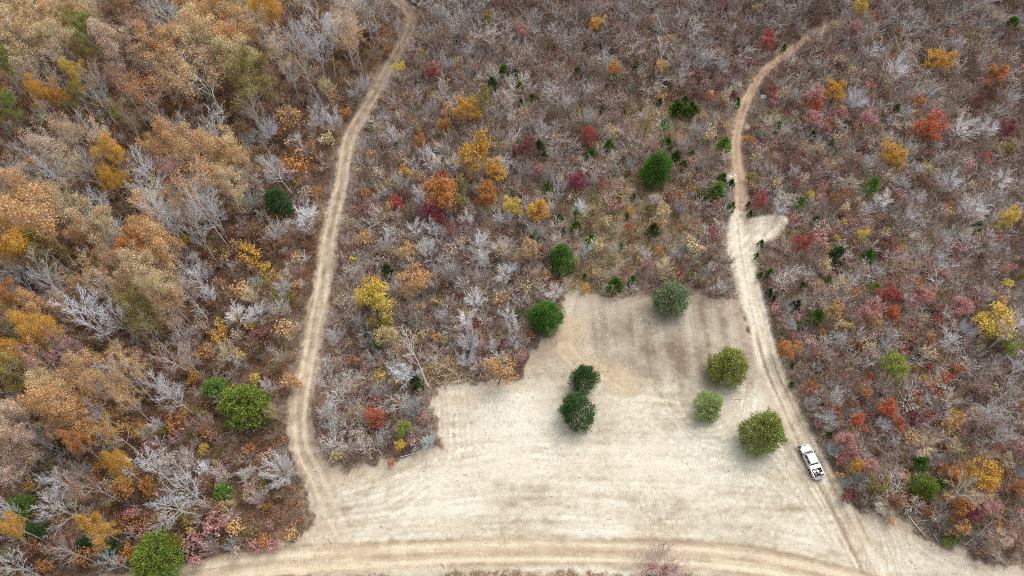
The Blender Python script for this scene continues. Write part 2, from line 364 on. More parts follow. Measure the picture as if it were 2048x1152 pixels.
MAPLE = dict(kids=(11, 6, 5), nseg=(6, 4, 3, 2), L0=6.5, r0=0.13, ang=(0.95, 0.7, 0.7), ln=(0.42, 0.5, 0.5), start=(0.2, 0.2, 0.15), up=(0.05, 0.1, 0.06, 0.03), wob=(0.05, 0.12, 0.18, 0.2), rmin=0.016)
for s in range(5): tree_leafy('maple', 140 + s, MAPLE, 13, 0.23, 0.24, M_DARKBARK, drop=0.4)
BARE = dict(kids=(11, 7, 5, 3), nseg=(8, 4, 2, 1, 1), L0=14.0, r0=0.24, ang=(0.72, 0.5, 0.45, 0.4), ln=(0.42, 0.46, 0.5, 0.5), start=(0.38, 0.2, 0.15, 0.2), up=(0.05, 0.08, 0.06, 0.03, 0.0), wob=(0.04, 0.07, 0.08, 0.08, 0.06), rmin=0.015)
for s in range(6): tree_bare('bare tree', 160 + s, BARE, M_BARK)
YBARE = dict(rk=0.45, kids=(17, 9, 8), nseg=(6, 3, 2, 1), L0=4.6, r0=0.05, ang=(0.62, 0.42, 0.4), ln=(0.52, 0.46, 0.5), start=(0.12, 0.15, 0.1), up=(0.03, 0.06, 0.04, 0.0), wob=(0.04, 0.05, 0.06, 0.06), rmin=0.008)
for s in range(6): tree_bare('young bare', 180 + s, YBARE, M_BARK)
STAR = dict(rk=0.45, kids=(22, 10, 7), nseg=(2, 4, 2, 1), L0=0.7, r0=0.05, ang=(0.72, 0.36, 0.36), ln=(3.4, 0.42, 0.5), start=(0.1, 0.15, 0.1), up=(0.03, 0.05, 0.04, 0.0), wob=(0.05, 0.05, 0.06, 0.06), rmin=0.008)
for s in range(4): tree_bare('young bare', 190 + s, STAR, M_BARK)
SAP = dict(kids=(9, 5, 3), nseg=(3, 2, 1, 1), L0=3.6, r0=0.028, ang=(0.6, 0.42, 0.4), ln=(0.48, 0.48, 0.5), start=(0.15, 0.15, 0.15), up=(0.03, 0.06, 0.04, 0.0), wob=(0.05, 0.06, 0.06, 0.06), rmin=0.010)
SAPS = dict(kids=(9, 5, 3), nseg=(1, 3, 1, 1), L0=0.35, r0=0.028, ang=(0.6, 0.4, 0.38), ln=(4.8, 0.42, 0.5), start=(0.1, 0.2, 0.15), up=(0.03, 0.06, 0.04, 0.0), wob=(0.05, 0.06, 0.06, 0.06), rmin=0.010)
for s in range(6): tree_bare('sapling', 200 + s, SAP, M_BARK, one=True)
for s in range(4): tree_bare('sapling', 210 + s, SAPS, M_BARK, one=True)
def shrub(seed, n=420):
    rng = np.random.default_rng(seed)
    sp = dict(kids=(8, 4, 2), nseg=(2, 3, 2, 1), L0=0.8, r0=0.04, ang=(0.75, 0.6, 0.5), ln=(1.6, 0.5, 0.5), start=(0.1, 0.25, 0.2), up=(0.03, 0.14, 0.08, 0.03), wob=(0.06, 0.12, 0.14, 0.1), rmin=0.012)
    segs, tips = grow(rng, **sp)
    ci = rng.integers(0, len(tips), n); C = tips[ci] + rng.normal(0, 0.15, (n, 3))
    lv, lq = rhombi(C, 0.2, rng, flat=0.3); sv, sq = prisms(segs, 3)
    att = np.concatenate([leaf_tint(n, rng, 4, ci % 12), np.ones((len(sv), 3))])
    me = mesh_np('shrub', np.concatenate([lv, sv]), [lq, sq + len(lv)], [M_LEAF, M_DARKBARK], [0] * len(lq) + [1] * len(sq), {'tint': att})
    m = reg('shrub', [('', me)], tips); m.LV, m.LQ, m.SV, m.SQ, m.T = lv, lq, sv, sq, att; return m
for s in range(7): shrub(300 + s, 300 + 60 * s)
def cedar(kind, seed, R, Hh, n, size, cone, lump=0.22):
    """eastern red cedar: a dense crown of short upswept sprays round a stem"""
    rng = np.random.default_rng(seed)
    nf = max(70, n // 26); fu = rng.uniform(0, 1, nf) ** 0.8; fa = rng.uniform(0, 2 * math.pi, nf)
    prof = lambda t: np.clip(np.where(t < 0.25, 0.72 + 0.28 * np.sin(t / 0.25 * math.pi / 2), (1 - ((t - 0.25) / 0.75) ** (1.5 if cone else 2.1)) ** (0.75 if cone else 0.6)), 0.03, 1)
    off = rng.uniform(0, 6.28); lob = 1 + lump * (vn(np.cos(fa) * 2.2 + 9 + seed, np.sin(fa) * 2.2 + fu * 3, seed + 3) - 0.5) * 1.5 + 0.16 * np.cos(fa - off) + rng.normal(0, 0.05, nf)
    fr = prof(fu) * R * lob * np.where(rng.uniform(size=nf) < 0.3, rng.uniform(0.55, 0.85, nf), 1.0)
    fc = np.stack([fr * np.cos(fa), fr * np.sin(fa), 0.35 + fu * (Hh - 0.4)], 1); fd = np.stack([np.cos(fa) * 0.75, np.sin(fa) * 0.75, 0.35 + 0.9 * fu], 1); fd /= np.linalg.norm(fd, axis=1, keepdims=True)
    cl = rng.integers(0, nf, n); sg = 0.06 * R + 0.03
    C = fc[cl] + rng.normal(0, sg, (n, 3)) - fd[cl] * (np.abs(rng.normal(0, 0.2 * R, n)) - 0.04 * R)[:, None]; C[:, 2] = np.maximum(C[:, 2], 0.1)
    lv, lq = rhombi(C, size, rng, 0.42, outward=fd[cl])
    segs = [(np.array([0, 0, 0.0]), np.array([0.03, 0, Hh * 0.5]), R * 0.07, R * 0.045, 0), (np.array([0.03, 0, Hh * 0.5]), np.array([0, 0.02, Hh * 0.97]), R * 0.045, 0.012, 0)]
    for k in range(26):
        t = 0.1 + 0.8 * k / 26; a = k * 2.4; q = np.array([0, 0, 0.35 + t * (Hh - 0.4)])
        segs.append((q, q + np.array([math.cos(a), math.sin(a), 0.45]) * float(prof(np.array([t]))[0]) * R * 0.8, R * 0.02, 0.01, 1))
    tv, tq = prisms(segs, 5)
    trunk = mesh_np(kind + ' trunk', tv, [tq], [M_DARKBARK], smooth=True)
    crown = mesh_np(kind + ' crown', lv, [lq], [M_NEEDLE], None, {'tint': leaf_tint(n, rng, 4, cl, 0.34, 0.1)})
    m = Model(); m.D = 2 * R * (1.07 if kind == 'cedar' else 1.0); m.H = Hh; m.zc = 0.4; m.c = (0, 0)
    if kind == 'small cedar':
        me = mesh_np(kind, np.concatenate([lv, tv]), [lq, tq + len(lv)], [M_NEEDLE, M_DARKBARK], [0] * len(lq) + [1] * len(tq), {'tint': np.concatenate([leaf_tint(n, rng, 4, cl, 0.3, 0.1), np.ones((len(tv), 3))])})
        m.parts = [('', me)]
    else: m.parts = [('trunk', trunk), ('crown', crown)]
    MODELS.setdefault(kind, []).append(m)
for s in range(4): cedar('cedar', 400 + s, 2.6, 6.0, 15000, 0.25, False, 0.5)
for s in range(4): cedar('small cedar', 420 + s, 0.8, 2.6, 1500, 0.2, True)

# ------------------------------------------------------------------ ground (one height field cut into forest floor, clearing, tracks and road)
def tagk(o, kind): o['kind'] = kind
def build_ground():
    st = 0.25
    xs = np.arange(-140, 140.01, st); ys = np.arange(2, 172.01, st)
    X, Y = np.meshgrid(xs, ys); sh = X.shape; x = X.ravel(); y = Y.ravel()
    m = masks(x, y); z = gz(x, y, m)
    C = lambda *c: np.array(c)
    def blend(col, w, c): return col * (1 - w[:, None]) + (c if getattr(c, 'ndim', 1) == 2 else c[None]) * w[:, None]
    def ramp(t, *cs):
        t = np.clip(t, 0, 0.9999) * (len(cs) - 1); i = t.astype(int); f = (t - i)[:, None]; cs = np.array(cs); return cs[i] * (1 - f) + cs[i + 1] * f
    # forest floor
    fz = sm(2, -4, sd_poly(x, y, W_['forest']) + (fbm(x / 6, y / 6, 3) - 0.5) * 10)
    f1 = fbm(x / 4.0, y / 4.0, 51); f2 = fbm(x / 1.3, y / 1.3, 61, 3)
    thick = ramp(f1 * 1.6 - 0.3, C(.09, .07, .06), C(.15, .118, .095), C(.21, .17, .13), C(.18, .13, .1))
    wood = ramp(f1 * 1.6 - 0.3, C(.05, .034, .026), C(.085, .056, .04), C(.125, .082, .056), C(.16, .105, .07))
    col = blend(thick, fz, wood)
    op = np.zeros_like(x)
    for a, b, r in OPENW: op = np.maximum(op, sm(1.2, 0.3, np.hypot(x - a, y - b) / r + (f1 - 0.5) * 1.3))
    col = blend(col, op * 0.75, ramp(f2 * 1.4 - 0.2, C(.16, .13, .085), C(.24, .19, .12), C(.16, .16, .08)))
    col = blend(col, sm(0.5, -0.5, m['sv']), ramp(f2, C(.24, .175, .13), C(.36, .28, .2)))
    # bare soil of the clearing
    xa = x + 0.18 * y; ya = y - 0.03 * x + 0.0011 * x * x + 6 * (fbm(x / 40, y / 40, 91, 2) - 0.5)
    s1 = fbm(xa / 9, ya / 0.9, 71, 4); s2 = fbm(x / 11, y / 7, 81, 4); s3 = fbm(x / 1.1, y / 0.8, 85, 3)
    t = 0.55 + (s1 - 0.5) * 0.8 + (s2 - 0.5) * 0.95 + (s3 - 0.5) * 0.6 + (fbm(x / 0.5, y / 0.4, 87, 2) - 0.5) * 0.35
    t = t - 0.22 * sm(-30, -42, x) - 0.18 * sm(30, 45, x) * sm(45, 30, y) + 0.1 * np.exp(-((x - 8) / 22) ** 2 - ((y - 45) / 16) ** 2)
    soil = ramp(t, C(.29, .242, .174), C(.39, .338, .256), C(.463, .421, .333), C(.516, .479, .39), C(.568, .537, .448))
    # mulched upper part, with drag bands running away from the camera
    b1 = fbm(x / 1.5, y / 18, 101, 3); b2 = fbm(x / 3.5, y / 3.5, 111, 4)
    tm = 0.5 + (b1 - 0.5) * 1.0 + (b2 - 0.5) * 0.9 + (s3 - 0.5) * 0.5
    mul = ramp(tm, C(.19, .148, .112), C(.255, .212, .163), C(.315, .27, .211), C(.37, .325, .26), C(.425, .383, .31))
    w = sm(2.5, -2.5, m['sm']); soil = blend(soil, w, mul)
    tx, ty = dist_line(x, y, smooth_line(poly_world([(1145, 650), (1150, 710), (1200, 745), (1245, 765)])))[:2]
    soil = blend(soil, 0.7 * sm(3.4, 0.8, tx + (b2 - .5) * 3), C(.44, .35, .235))
    for (qx, qy, qr, qc) in ((1000, 745, 60, (.5, .38, .26)), (940, 800, 40, (.42, .3, .21)), (1210, 820, 45, (.42, .34, .25)), (1450, 815, 50, (.42, .34, .25)), (1200, 915, 22, (.4, .33, .24)), (740, 1015, 30, (.62, .59, .52)), (880, 1060, 60, (.42, .34, .24)),
                             (1330, 1080, 60, (.4, .31, .21)), (1060, 925, 120, (.6, .55, .45)), (1330, 950, 110, (.62, .58, .48)), (1570, 960, 40, (.42, .35, .25)), (1640, 1010, 30, (.44, .36, .26)), (1800, 1090, 50, (.5, .44, .35)), (1130, 720, 40, (.44, .36, .29)), (690, 960, 45, (.42, .33, .22)), (650, 1080, 60, (.44, .35, .24))):
        a, b = map(float, P(qx, qy)); r = qr / scale_at(qx, qy)
        soil = blend(soil, 0.36 * sm(1.15, 0.2, np.hypot((x - a) * 0.8, (y - b) * 1.2) / r + (fbm(x / 2.2, y / 1.4, 131) - 0.5) * 1.6), C(*qc))
    # passes of the tracked machine and of the pickup: pairs of cleated bands
    ins = np.where((m['sc'] < 1) | (m['sr'] < 1))[0]; xi, yi = x[ins], y[ins]; f = np.zeros(len(ins))
    for pts, half, wd, amp in PASSES:
        d, sg, al = dist_line(xi, yi, smooth_line(poly_world(pts), 5)); cr = d * sg
        tick = vn(al / 0.33, np.floor(cr / 0.6) * 3.7, 201); brk = sm(0.3, 0.6, vn(al / 5, cr * 0 + half, 203))
        for o in (-half, half):
            f += amp * np.exp(-((cr - o) / wd) ** 2) * ((tick - 0.5) * 2.0 + 0.35) * brk
            f -= 0.5 * abs(amp) * np.exp(-((np.abs(cr - o) - wd * 1.5) / 0.16) ** 2) * brk
    mult = np.ones(len(x)); mult[ins] = np.clip(1 + f, 0.6, 1.4)
    soil = soil * mult[:, None]
    wc = sm(0.3, -0.35, m['sc']) * sm(-0.5, 0.3, m['sv'])
    edge = np.exp(-((m['sc'] + 0.2) / 1.3) ** 2); soil = blend(soil, 0.4 * edge, C(.34, .25, .18))
    col = blend(col, wc, soil)
    bare = wc.copy()
    # pale road to the spur
    tr = 0.72 + (fbm(m['aa'] / 9, m['ca'] / 0.35, 141, 3) - 0.5) * 1.0 + (fbm(x / 1.2, y / 1.2, 143, 3) - 0.5) * 0.7 - 0.2 * sm(62, 42, y) - 0.45 * np.exp(-((np.abs(m['ca']) - 0.85) / 0.25) ** 2) * sm(70, 50, y)
    rc = ramp(tr, C(.29, .225, .16), C(.4, .335, .245), C(.49, .43, .335), C(.555, .5, .405), C(.62, .575, .48))
    rc = rc * mult[:, None]; w = sm(0.45, -0.45, m['sr']); col = blend(col, w, rc); bare = np.maximum(bare, w)
    # two-wheel tracks
    for dk, ck, ak, off, base, lo in (('dl', 'cl', 'al', 0.72, C(.41, .345, .255), C(.23, .175, .125)), ('dr', 'cr', 'ar', 0.55, C(.36, .275, .195), C(.25, .18, .125))):
        far = sm(72, 125, y)
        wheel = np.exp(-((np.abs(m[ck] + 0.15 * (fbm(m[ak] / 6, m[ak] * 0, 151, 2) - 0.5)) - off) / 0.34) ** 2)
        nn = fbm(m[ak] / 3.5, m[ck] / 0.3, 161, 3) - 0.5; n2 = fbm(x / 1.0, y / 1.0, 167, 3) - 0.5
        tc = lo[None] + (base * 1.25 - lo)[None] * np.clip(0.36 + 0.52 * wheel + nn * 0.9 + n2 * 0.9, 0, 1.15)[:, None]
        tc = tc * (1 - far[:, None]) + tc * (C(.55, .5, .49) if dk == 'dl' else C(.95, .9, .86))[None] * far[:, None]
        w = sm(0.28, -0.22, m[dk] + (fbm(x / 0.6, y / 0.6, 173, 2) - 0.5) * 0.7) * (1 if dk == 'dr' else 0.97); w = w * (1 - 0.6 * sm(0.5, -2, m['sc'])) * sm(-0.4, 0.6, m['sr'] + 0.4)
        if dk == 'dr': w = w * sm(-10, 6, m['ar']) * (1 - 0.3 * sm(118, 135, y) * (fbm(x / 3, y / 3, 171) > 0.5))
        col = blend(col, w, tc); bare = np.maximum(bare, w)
    nn = fbm(m['aw'] / 9, m['cw'] / 0.35, 181, 3) - 0.5; n2 = fbm(x / 1.0, y / 1.0, 187, 3) - 0.5
    wheel = np.exp(-((np.abs(m['cw']) - 0.95) / 0.45) ** 2) - 0.8 * np.exp(-((m['cw'] - 2.0) / 0.35) ** 2)
    tc = ramp(0.38 + 0.5 * wheel + nn * 0.8 + n2 * 0.5, C(.27, .205, .14), C(.38, .305, .215), C(.475, .4, .285), C(.56, .49, .365))
    w = sm(0.4, -0.3, m['dw']); col = blend(col, w, tc); bare = np.maximum(bare, w)
    w = sm(0.8, -0.5, m['dc']); col = blend(col, w, C(.4, .31, .2)); bare = np.maximum(bare, w)
    # classes per face
    cls = np.zeros(len(x), int)
    cls[(m['sc'] < 0) & (m['sv'] > 0)] = 1
    cls[m['dl'] < 0] = 2; cls[m['dw'] < 0] = 3; cls[m['dr'] < 0] = 4; cls[m['dc'] < 0] = 6; cls[m['sr'] < 0] = 5
    cls = cls.reshape(sh)
    idx = np.arange(len(x)).reshape(sh)
    quads = np.stack([idx[:-1, :-1], idx[:-1, 1:], idx[1:, 1:], idx[1:, :-1]], -1).reshape(-1, 4)
    fc = cls[:-1, :-1].ravel()
    V = np.stack([x, y, z], 1)
    names = ['forest_floor', 'clearing', 'dirt_track', 'dirt_track', 'dirt_track', 'dirt_road', 'dirt_track']
    labs = ['brown leaf littered forest floor under the trees', 'bare scraped tan clearing around the cedars', 'two-wheel dirt track along the edge of the oak wood', 'yellow dirt track along the near edge of the clearing',
            'narrow dirt track winding away beyond the spur', 'pale graded dirt road with the pickup and the short spur', 'faint grassy track crossing the farthest corner']
    for c in range(7):
        q = quads[fc == c]
        if not len(q): continue
        u, inv = np.unique(q, return_inverse=True); q2 = inv.reshape(-1, 4)
        Vc, cc, bb = V[u], col[u], bare[u]; Fs = [q2]
        if c == 0:                                   # the same floor carried on to the horizon
            n0 = len(Vc); R = 4000.0; a, b, d, e = xs[0], xs[-1], ys[0], ys[-1]
            ring = np.array([(a, d, 0), (b, d, 0), (b, e, 0), (a, e, 0), (-R, -R, 0), (R, -R, 0), (R, R, 0), (-R, R, 0)])
            Vc = np.vstack([Vc, ring]); cc = np.vstack([cc, np.tile(C(.13, .1, .085), (8, 1))]); bb = np.concatenate([bb, np.zeros(8)])
            Fs.append(n0 + np.array([(4, 5, 1, 0), (5, 6, 2, 1), (6, 7, 3, 2), (7, 4, 0, 3)]))
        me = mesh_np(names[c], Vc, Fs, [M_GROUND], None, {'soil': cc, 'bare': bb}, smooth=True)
        o = bpy.data.objects.new(names[c], me); COL.objects.link(o); o['kind'] = 'structure'; o['label'] = labs[c]
build_ground()

# ------------------------------------------------------------------ placing trees
COLS = {'T': ((204, 178, 130), 'tan'), 'P': ((206, 180, 156), 'pale pinkish tan'), 'E': ((204, 160, 104), 'peach'), 'O': ((192, 126, 62), 'orange'), 'B': ((156, 114, 82), 'brown'),
        'G': ((212, 156, 48), 'golden'), 'Y': ((214, 184, 66), 'yellow'), 'V': ((150, 134, 66), 'olive'), 'L': ((142, 158, 52), 'lime green'), 'K': ((200, 132, 126), 'pink'), 'R': ((190, 74, 64), 'red'),
        'M': ((150, 62, 78), 'dark crimson'), 'D': ((142, 80, 68), 'red-brown'), 'N': ((208, 98, 54), 'rust orange'), 'S': ((196, 176, 120), 'straw yellow'), 'W': ((232, 236, 220), 'creamy white'), 'X': ((120, 128, 100), 'grey-green')}
def soft(rgb, a=0.22):
    g = 0.3 * rgb[0] + 0.5 * rgb[1] + 0.2 * rgb[2]; return tuple(v * (1 - a) + g * a for v in rgb)
COLS = {k: (soft(v[0], 0.34 if k in 'RMNKD' else 0.24), v[1]) for k, v in COLS.items()}
def C4(rgb, k=1.0): return (*[float(v) for v in lin(rgb) * k], 1.0)
THINGS = []          # dict(o, desc, px, py)
RNG = random.Random(7)
GROUPS = {'oak_tree': 'leafy oaks of the wood', 'maple_tree': 'bright autumn trees among the saplings', 'bare_tree': 'leafless trees', 'cedar_tree': 'large evergreen cedars', 'young_cedar': 'young cedars in the thicket',
          'leafy_shrub': 'coloured shrubs in the thicket', 'sapling': 'bare saplings of the thicket'}
CAT = {'oak_tree': 'oak tree', 'maple_tree': 'autumn tree', 'bare_tree': 'bare tree', 'cedar_tree': 'cedar', 'young_cedar': 'young cedar', 'leafy_shrub': 'shrub', 'sapling': 'sapling'}
def spawn(name, kind, px, py, dpx, hgt, leaf=None, twig=None, desc='', label=None, tilt=(0, 0), vi=None, base=None, dxy=1.0):
    """a tree whose crown is seen at (px, py) with a crown dpx pixels across"""
    ms = MODELS[kind]; m = ms[RNG.randrange(len(ms)) if vi is None else vi % len(ms)]
    zc = hgt * m.zc
    D = dpx / scale_at(px, py, zc)
    x, y = map(float, P(px, py, zc)) if base is None else base
    s = D / m.D
    rot = RNG.uniform(0, 6.283)
    cx = s * (m.c[0] * math.cos(rot) - m.c[1] * math.sin(rot)); cy = s * (m.c[0] * math.sin(rot) + m.c[1] * math.cos(rot))
    if base is None: x -= cx; y -= cy
    loc = (x, y, gz1(x, y) - 0.06)
    rz = Matrix.Rotation(tilt[0], 4, (math.sin(tilt[1]), -math.cos(tilt[1]), 0)) if tilt[0] else Matrix.Identity(4)
    mw = Matrix.Translation(loc) @ rz @ Matrix.Rotation(rot, 4, 'Z') @ Matrix.Diagonal((s, s * dxy, hgt / m.H, 1))
    one = m.parts[0][0] == ''
    o = bpy.data.objects.new(name, m.parts[0][1] if one else None); COL.objects.link(o); o.matrix_world = mw
    if one: o.color = leaf or twig
    else:
        o.empty_display_size = 0.5
        for pn, me in m.parts:
            c = bpy.data.objects.new(pn, me); COL.objects.link(c); c.parent = o; c.color = (leaf or twig) if pn == 'crown' else (twig or (1, 1, 1, 1))
    o['category'] = CAT[name]; o['group'] = GROUPS[name]
    cpx, cpy = PIX(x + cx, y + cy, zc)
    THINGS.append(dict(o=o, desc=desc, px=cpx, py=cpy, d=dpx, label=label, x=x, y=y, D=D))
    return o
def size_word(d, a, b): return 'small ' if d < a else ('large ' if d > b else '')
Z = 700 / 2047.0
def parse(s): return [q.split() for q in s.replace('\n', ';').split(';') if q.strip()]
def jit(c, k=1.0, v=0.07):
    r = RNG.uniform(1 - v, 1 + v); h = RNG.uniform(-0.04, 0.04); l = lin(c) * k * r
    return (float(l[0] * (1 + h)), float(l[1]), float(l[2] * (1 - h)), 1.0)
LEAFK = 1.16
TWIGW = {'w': ((216, 217, 221), 'white'), 'g': ((192, 190, 190), 'grey'), 'p': ((188, 170, 164), 'pinkish grey'), 'b': ((164, 143, 126), 'brownish grey'), 'y': ((196, 184, 150), 'straw grey'), 'c': ((170, 182, 184), 'bluish grey')}
def oaks(ox, oy, s):
    for q in parse(s):
        zx, zy, d, c = float(q[0]), float(q[1]), float(q[2]) * Z, q[3]
        sp = len(q) > 4
        px, py = ox + zx * Z, oy + zy * Z
        Dm = d / 9.5; h = min(max(1.15 * Dm + 7.0, 9), 19) * RNG.uniform(0.93, 1.07)
        rgb, w = COLS[c]
        spawn('oak_tree', 'sparse oak' if sp else 'oak', px, py, d * 1.02, h, jit(rgb, LEAFK), None, size_word(d, 50, 80) + w + (' thin oak' if sp else ' oak'))
def maples(ox, oy, s):
    for q in parse(s):
        zx, zy, d, c = float(q[0]), float(q[1]), float(q[2]) * Z, q[3]
        px, py = ox + zx * Z, oy + zy * Z; Dm = d / scale_at(px, py)
        rgb, w = COLS[c]
        spawn('maple_tree', 'maple', px, py, d * 1.05, Dm * 1.35 + 1.8, jit(rgb, LEAFK), None, size_word(d, 30, 55) + w + ' leafy tree')
def bares(ox, oy, s, big=False):
    for q in parse(s):
        zx, zy, d = float(q[0]), float(q[1]), float(q[2]) * Z; c = q[3] if len(q) > 3 else 'g'
        px, py = ox + zx * Z, oy + zy * Z; Dm = d / scale_at(px, py)
        rgb, w = TWIGW[c]
        if big: h = min(max(1.3 * Dm + 6, 9), 19)
        else: h = 1.1 * Dm + 1.8
        spawn('bare_tree', 'bare tree' if big else 'young bare', px, py, d * 1.05, h, None, jit(rgb, 0.95 if big else 1.08, 0.1), size_word(d, 36, 60) + w + ' leafless tree')
def shrubs(ox, oy, s):
    for q in parse(s):
        zx, zy, d, c = float(q[0]), float(q[1]), float(q[2]) * Z, q[3]
        px, py = ox + zx * Z, oy + zy * Z; Dm = d / scale_at(px, py)
        rgb, w = COLS[c]
        spawn('leafy_shrub', 'shrub', px, py, d * 1.1, Dm * 0.9 + 0.7, jit(rgb, LEAFK), None, size_word(d, 20, 34) + w + ' shrub')
CED = {'d': ((50, 74, 38), 'dark green'), 'g': ((62, 96, 28), 'green'), 'y': ((98, 116, 34), 'yellow-green'), 'b': ((88, 106, 74), 'blue-green'), 'o': ((104, 110, 44), 'olive green'), 'l': ((92, 124, 50), 'bright green'), 'p': ((116, 130, 74), 'pale green')}
def cedars(ox, oy, s):
    for q in parse(s):
        zx, zy, d, c = float(q[0]), float(q[1]), float(q[2]) * Z, q[3]
        px, py = ox + zx * Z, oy + zy * Z; Dm = d / scale_at(px, py); rgb, w = CED[c]
        if d < 32:
            spawn('young_cedar', 'small cedar', px, py, d * 1.15, Dm * 1.45 + 0.9, jit(soft(rgb, 0.15), 1.5, 0.14), None, size_word(d, 12, 19) + w + ' young cedar')
        else:
            k = float(q[4]) if len(q) > 4 else 1.0
            spawn('cedar_tree', 'cedar', px, py, d * 1.0, (Dm * 1.0 + 0.8) * k, jit(soft(rgb, 0.24), {'d': 2.7, 'b': 2.3, 'o': 2.3, 'g': 2.2, 'p': 2.2}.get(c, 1.75), 0.03), None, size_word(d, 45, 75) + w + ' cedar', label=' '.join(q[5:]) or None, dxy=RNG.uniform(0.92, 1.06))
R1, R2, R3 = (0, 0), (0, 380), (0, 758); R4, R5, R6 = (680, 0), (680, 380), (680, 758); R7, R8, R9 = (1348, 0), (1348, 380), (1348, 758)
oaks(*R1, """70 190 250 T;210 120 220 T;320 220 190 T;70 50 160 T;470 150 130 L;485 270 120 V;640 230 220 P;720 90 210 B;810 140 190 B s;930 260 240 E;1150 180 240 T;1120 430 300 E s;980 400 230 E s;830 510 230 O s
690 450 190 B s;1240 60 200 E;1370 50 180 T;1560 40 190 G;1370 180 220 E;1500 130 150 P s;1380 320 220 S;1470 440 260 V;430 420 120 Y;440 540 110 V;225 530 130 G;330 550 100 G;30 350 110 L;25 580 120 L;170 380 170 T s;300 320 140 P s
370 740 180 E s;580 780 150 P s;250 830 190 P s;645 890 170 G;635 1040 110 G;960 810 200 E;1180 860 270 E;1330 890 180 T;1430 920 120 E s;1000 1020 170 K s;1150 1060 240 E s;1330 1060 170 T;60 1060 170 P;110 1130 190 E;420 960 190 S s;300 1110 150 S s
2000 150 180 P s;1630 330 150 P s;1600 240 140 P s;540 60 160 T s;430 20 160 T;160 -20 200 T;1080 20 170 E;640 -10 180 B s;330 60 140 T;860 330 150 B s;700 620 150 V s;170 470 120 B s;90 470 110 B s;1240 300 130 T s;1560 430 140 B s""")
oaks(*R2, """150 160 370 E;80 300 230 G;220 320 200 V;330 90 160 S s;560 190 210 T;480 250 130 E;840 190 190 E;900 320 260 E;770 340 150 O;1040 70 130 E s;900 60 180 T s;820 480 240 T;920 560 210 T;550 480 190 E s;600 570 160 P s;980 680 190 O s;790 680 180 V;850 790 140 V s
40 600 150 O;180 690 180 E;190 800 190 G;40 760 140 V s;50 950 190 G;70 1080 210 V;240 860 140 E;190 990 180 K s;390 950 170 K s;510 1060 220 E;240 1110 140 S;720 970 170 E s;770 1050 170 E s;430 540 150 E s;700 560 140 T;640 380 150 E s;380 180 130 B s;330 640 140 P s""")
oaks(*R3, """320 140 270 E;230 50 190 T;430 210 180 E;60 340 210 P;50 190 170 P;45 560 160 P s;60 450 170 B s;720 100 160 E s;630 290 170 G s;440 360 120 O;680 490 150 G;560 870 155 G;50 860 130 G;455 620 180 B s;560 30 150 E s;300 280 140 E s""")
oaks(*R4, """60 40 180 P s;50 210 180 E s;20 120 130 P s""")
bares(*R1, """960 80 240 g;1240 740 220 w;1030 740 180 g;1870 150 210 w;1720 190 150 g;1850 280 140 w;450 720 170 g;290 480 150 p;560 560 150 c;800 900 150 y;830 970 190 w;850 1090 230 w;180 900 210 g;480 930 180 g;300 1000 180 w;1600 980 170 w;250 640 110 c;1100 280 150 w;760 690 140 b;1480 640 130 p;1780 420 150 b;1420 1030 110 g;530 430 150 p""", True)
bares(*R2, """930 130 210 w;1190 60 180 w;1230 90 170 w;490 680 300 w;640 720 190 w;230 470 220 g;60 480 170 c;560 60 170 w;340 40 180 y;970 970 200 p;1090 980 150 p;1060 840 150 p;300 560 150 g;650 230 170 w;1060 570 170 p;1120 480 150 w""", True)
bares(*R3, """880 480 200 w;1030 510 190 g;290 740 220 w;310 590 160 w;350 1000 170 p;990 750 220 w;1080 640 170 w;550 200 150 g;980 80 160 w;60 1070 160 w;170 340 150 g;630 1050 140 c;30 890 130 p;20 760 110 w""", True)
bares(*R1, "1570 760 130 w;1460 820 100 c;1860 690 140 g;1900 500 100 y;1690 690 110 b;1950 700 110 g;1360 130 90 w;1850 600 90 g")
bares(*R2, "1180 470 120 w;1130 400 80 w;1380 720 140 w;1490 710 130 w;1640 700 140 g;1220 600 100 w;1620 240 150 g;1780 150 160 w;1470 50 110 c;1320 950 130 y;1460 610 110 y;1650 560 100 g;1960 850 110 g;1370 430 80 g;1500 540 90 c")
bares(*R3, "1640 540 200 w;1290 560 140 p;1200 520 80 w;480 540 100 g;1440 560 100 g;910 270 90 w;1560 40 80 w;1900 190 100 c;1950 270 90 c;1350 970 80 c;1200 260 100 p;1600 190 100 y;1240 990 100 p;1500 700 100 p;840 310 110 y")
maples(*R4, "735 620 125 G;825 580 120 V;790 880 180 G;905 990 120 G;860 1100 110 O;590 1110 170 O;695 1080 110 V;545 420 75 R;1490 140 75 G;1600 410 85 O;1455 780 85 R;1390 1050 95 M;1100 850 95 D;600 1040 85 R;860 110 80 V;1060 180 75 K;1530 140 60 T;1870 390 75 E;470 830 80 O;640 640 80 E;610 730 70 O;1030 880 70 D")
maples(*R5, "200 620 200 Y;190 570 120 G;430 520 165 E;390 365 90 E;230 770 105 V;590 60 150 O;700 70 90 V;1000 80 100 Y;1155 110 115 G;540 110 120 M;325 80 75 R;1110 340 115 E;1890 125 100 T;940 1050 150 E;850 40 110 O;270 850 120 S;570 170 75 R;290 100 60 E")
maples(*R6, "205 225 95 N;370 290 90 L;350 385 55 Y")
maples(*R7, "940 525 110 G;1560 345 130 G;1290 905 130 G;1500 735 145 N;1890 430 100 O;1095 40 85 Y;545 240 95 R;1060 165 85 K;830 560 105 K;830 615 80 N;820 695 100 K;1950 760 100 M;1130 700 85 K;1780 600 85 D;290 60 75 M;1840 530 75 D;1960 870 75 V;980 660 75 K")
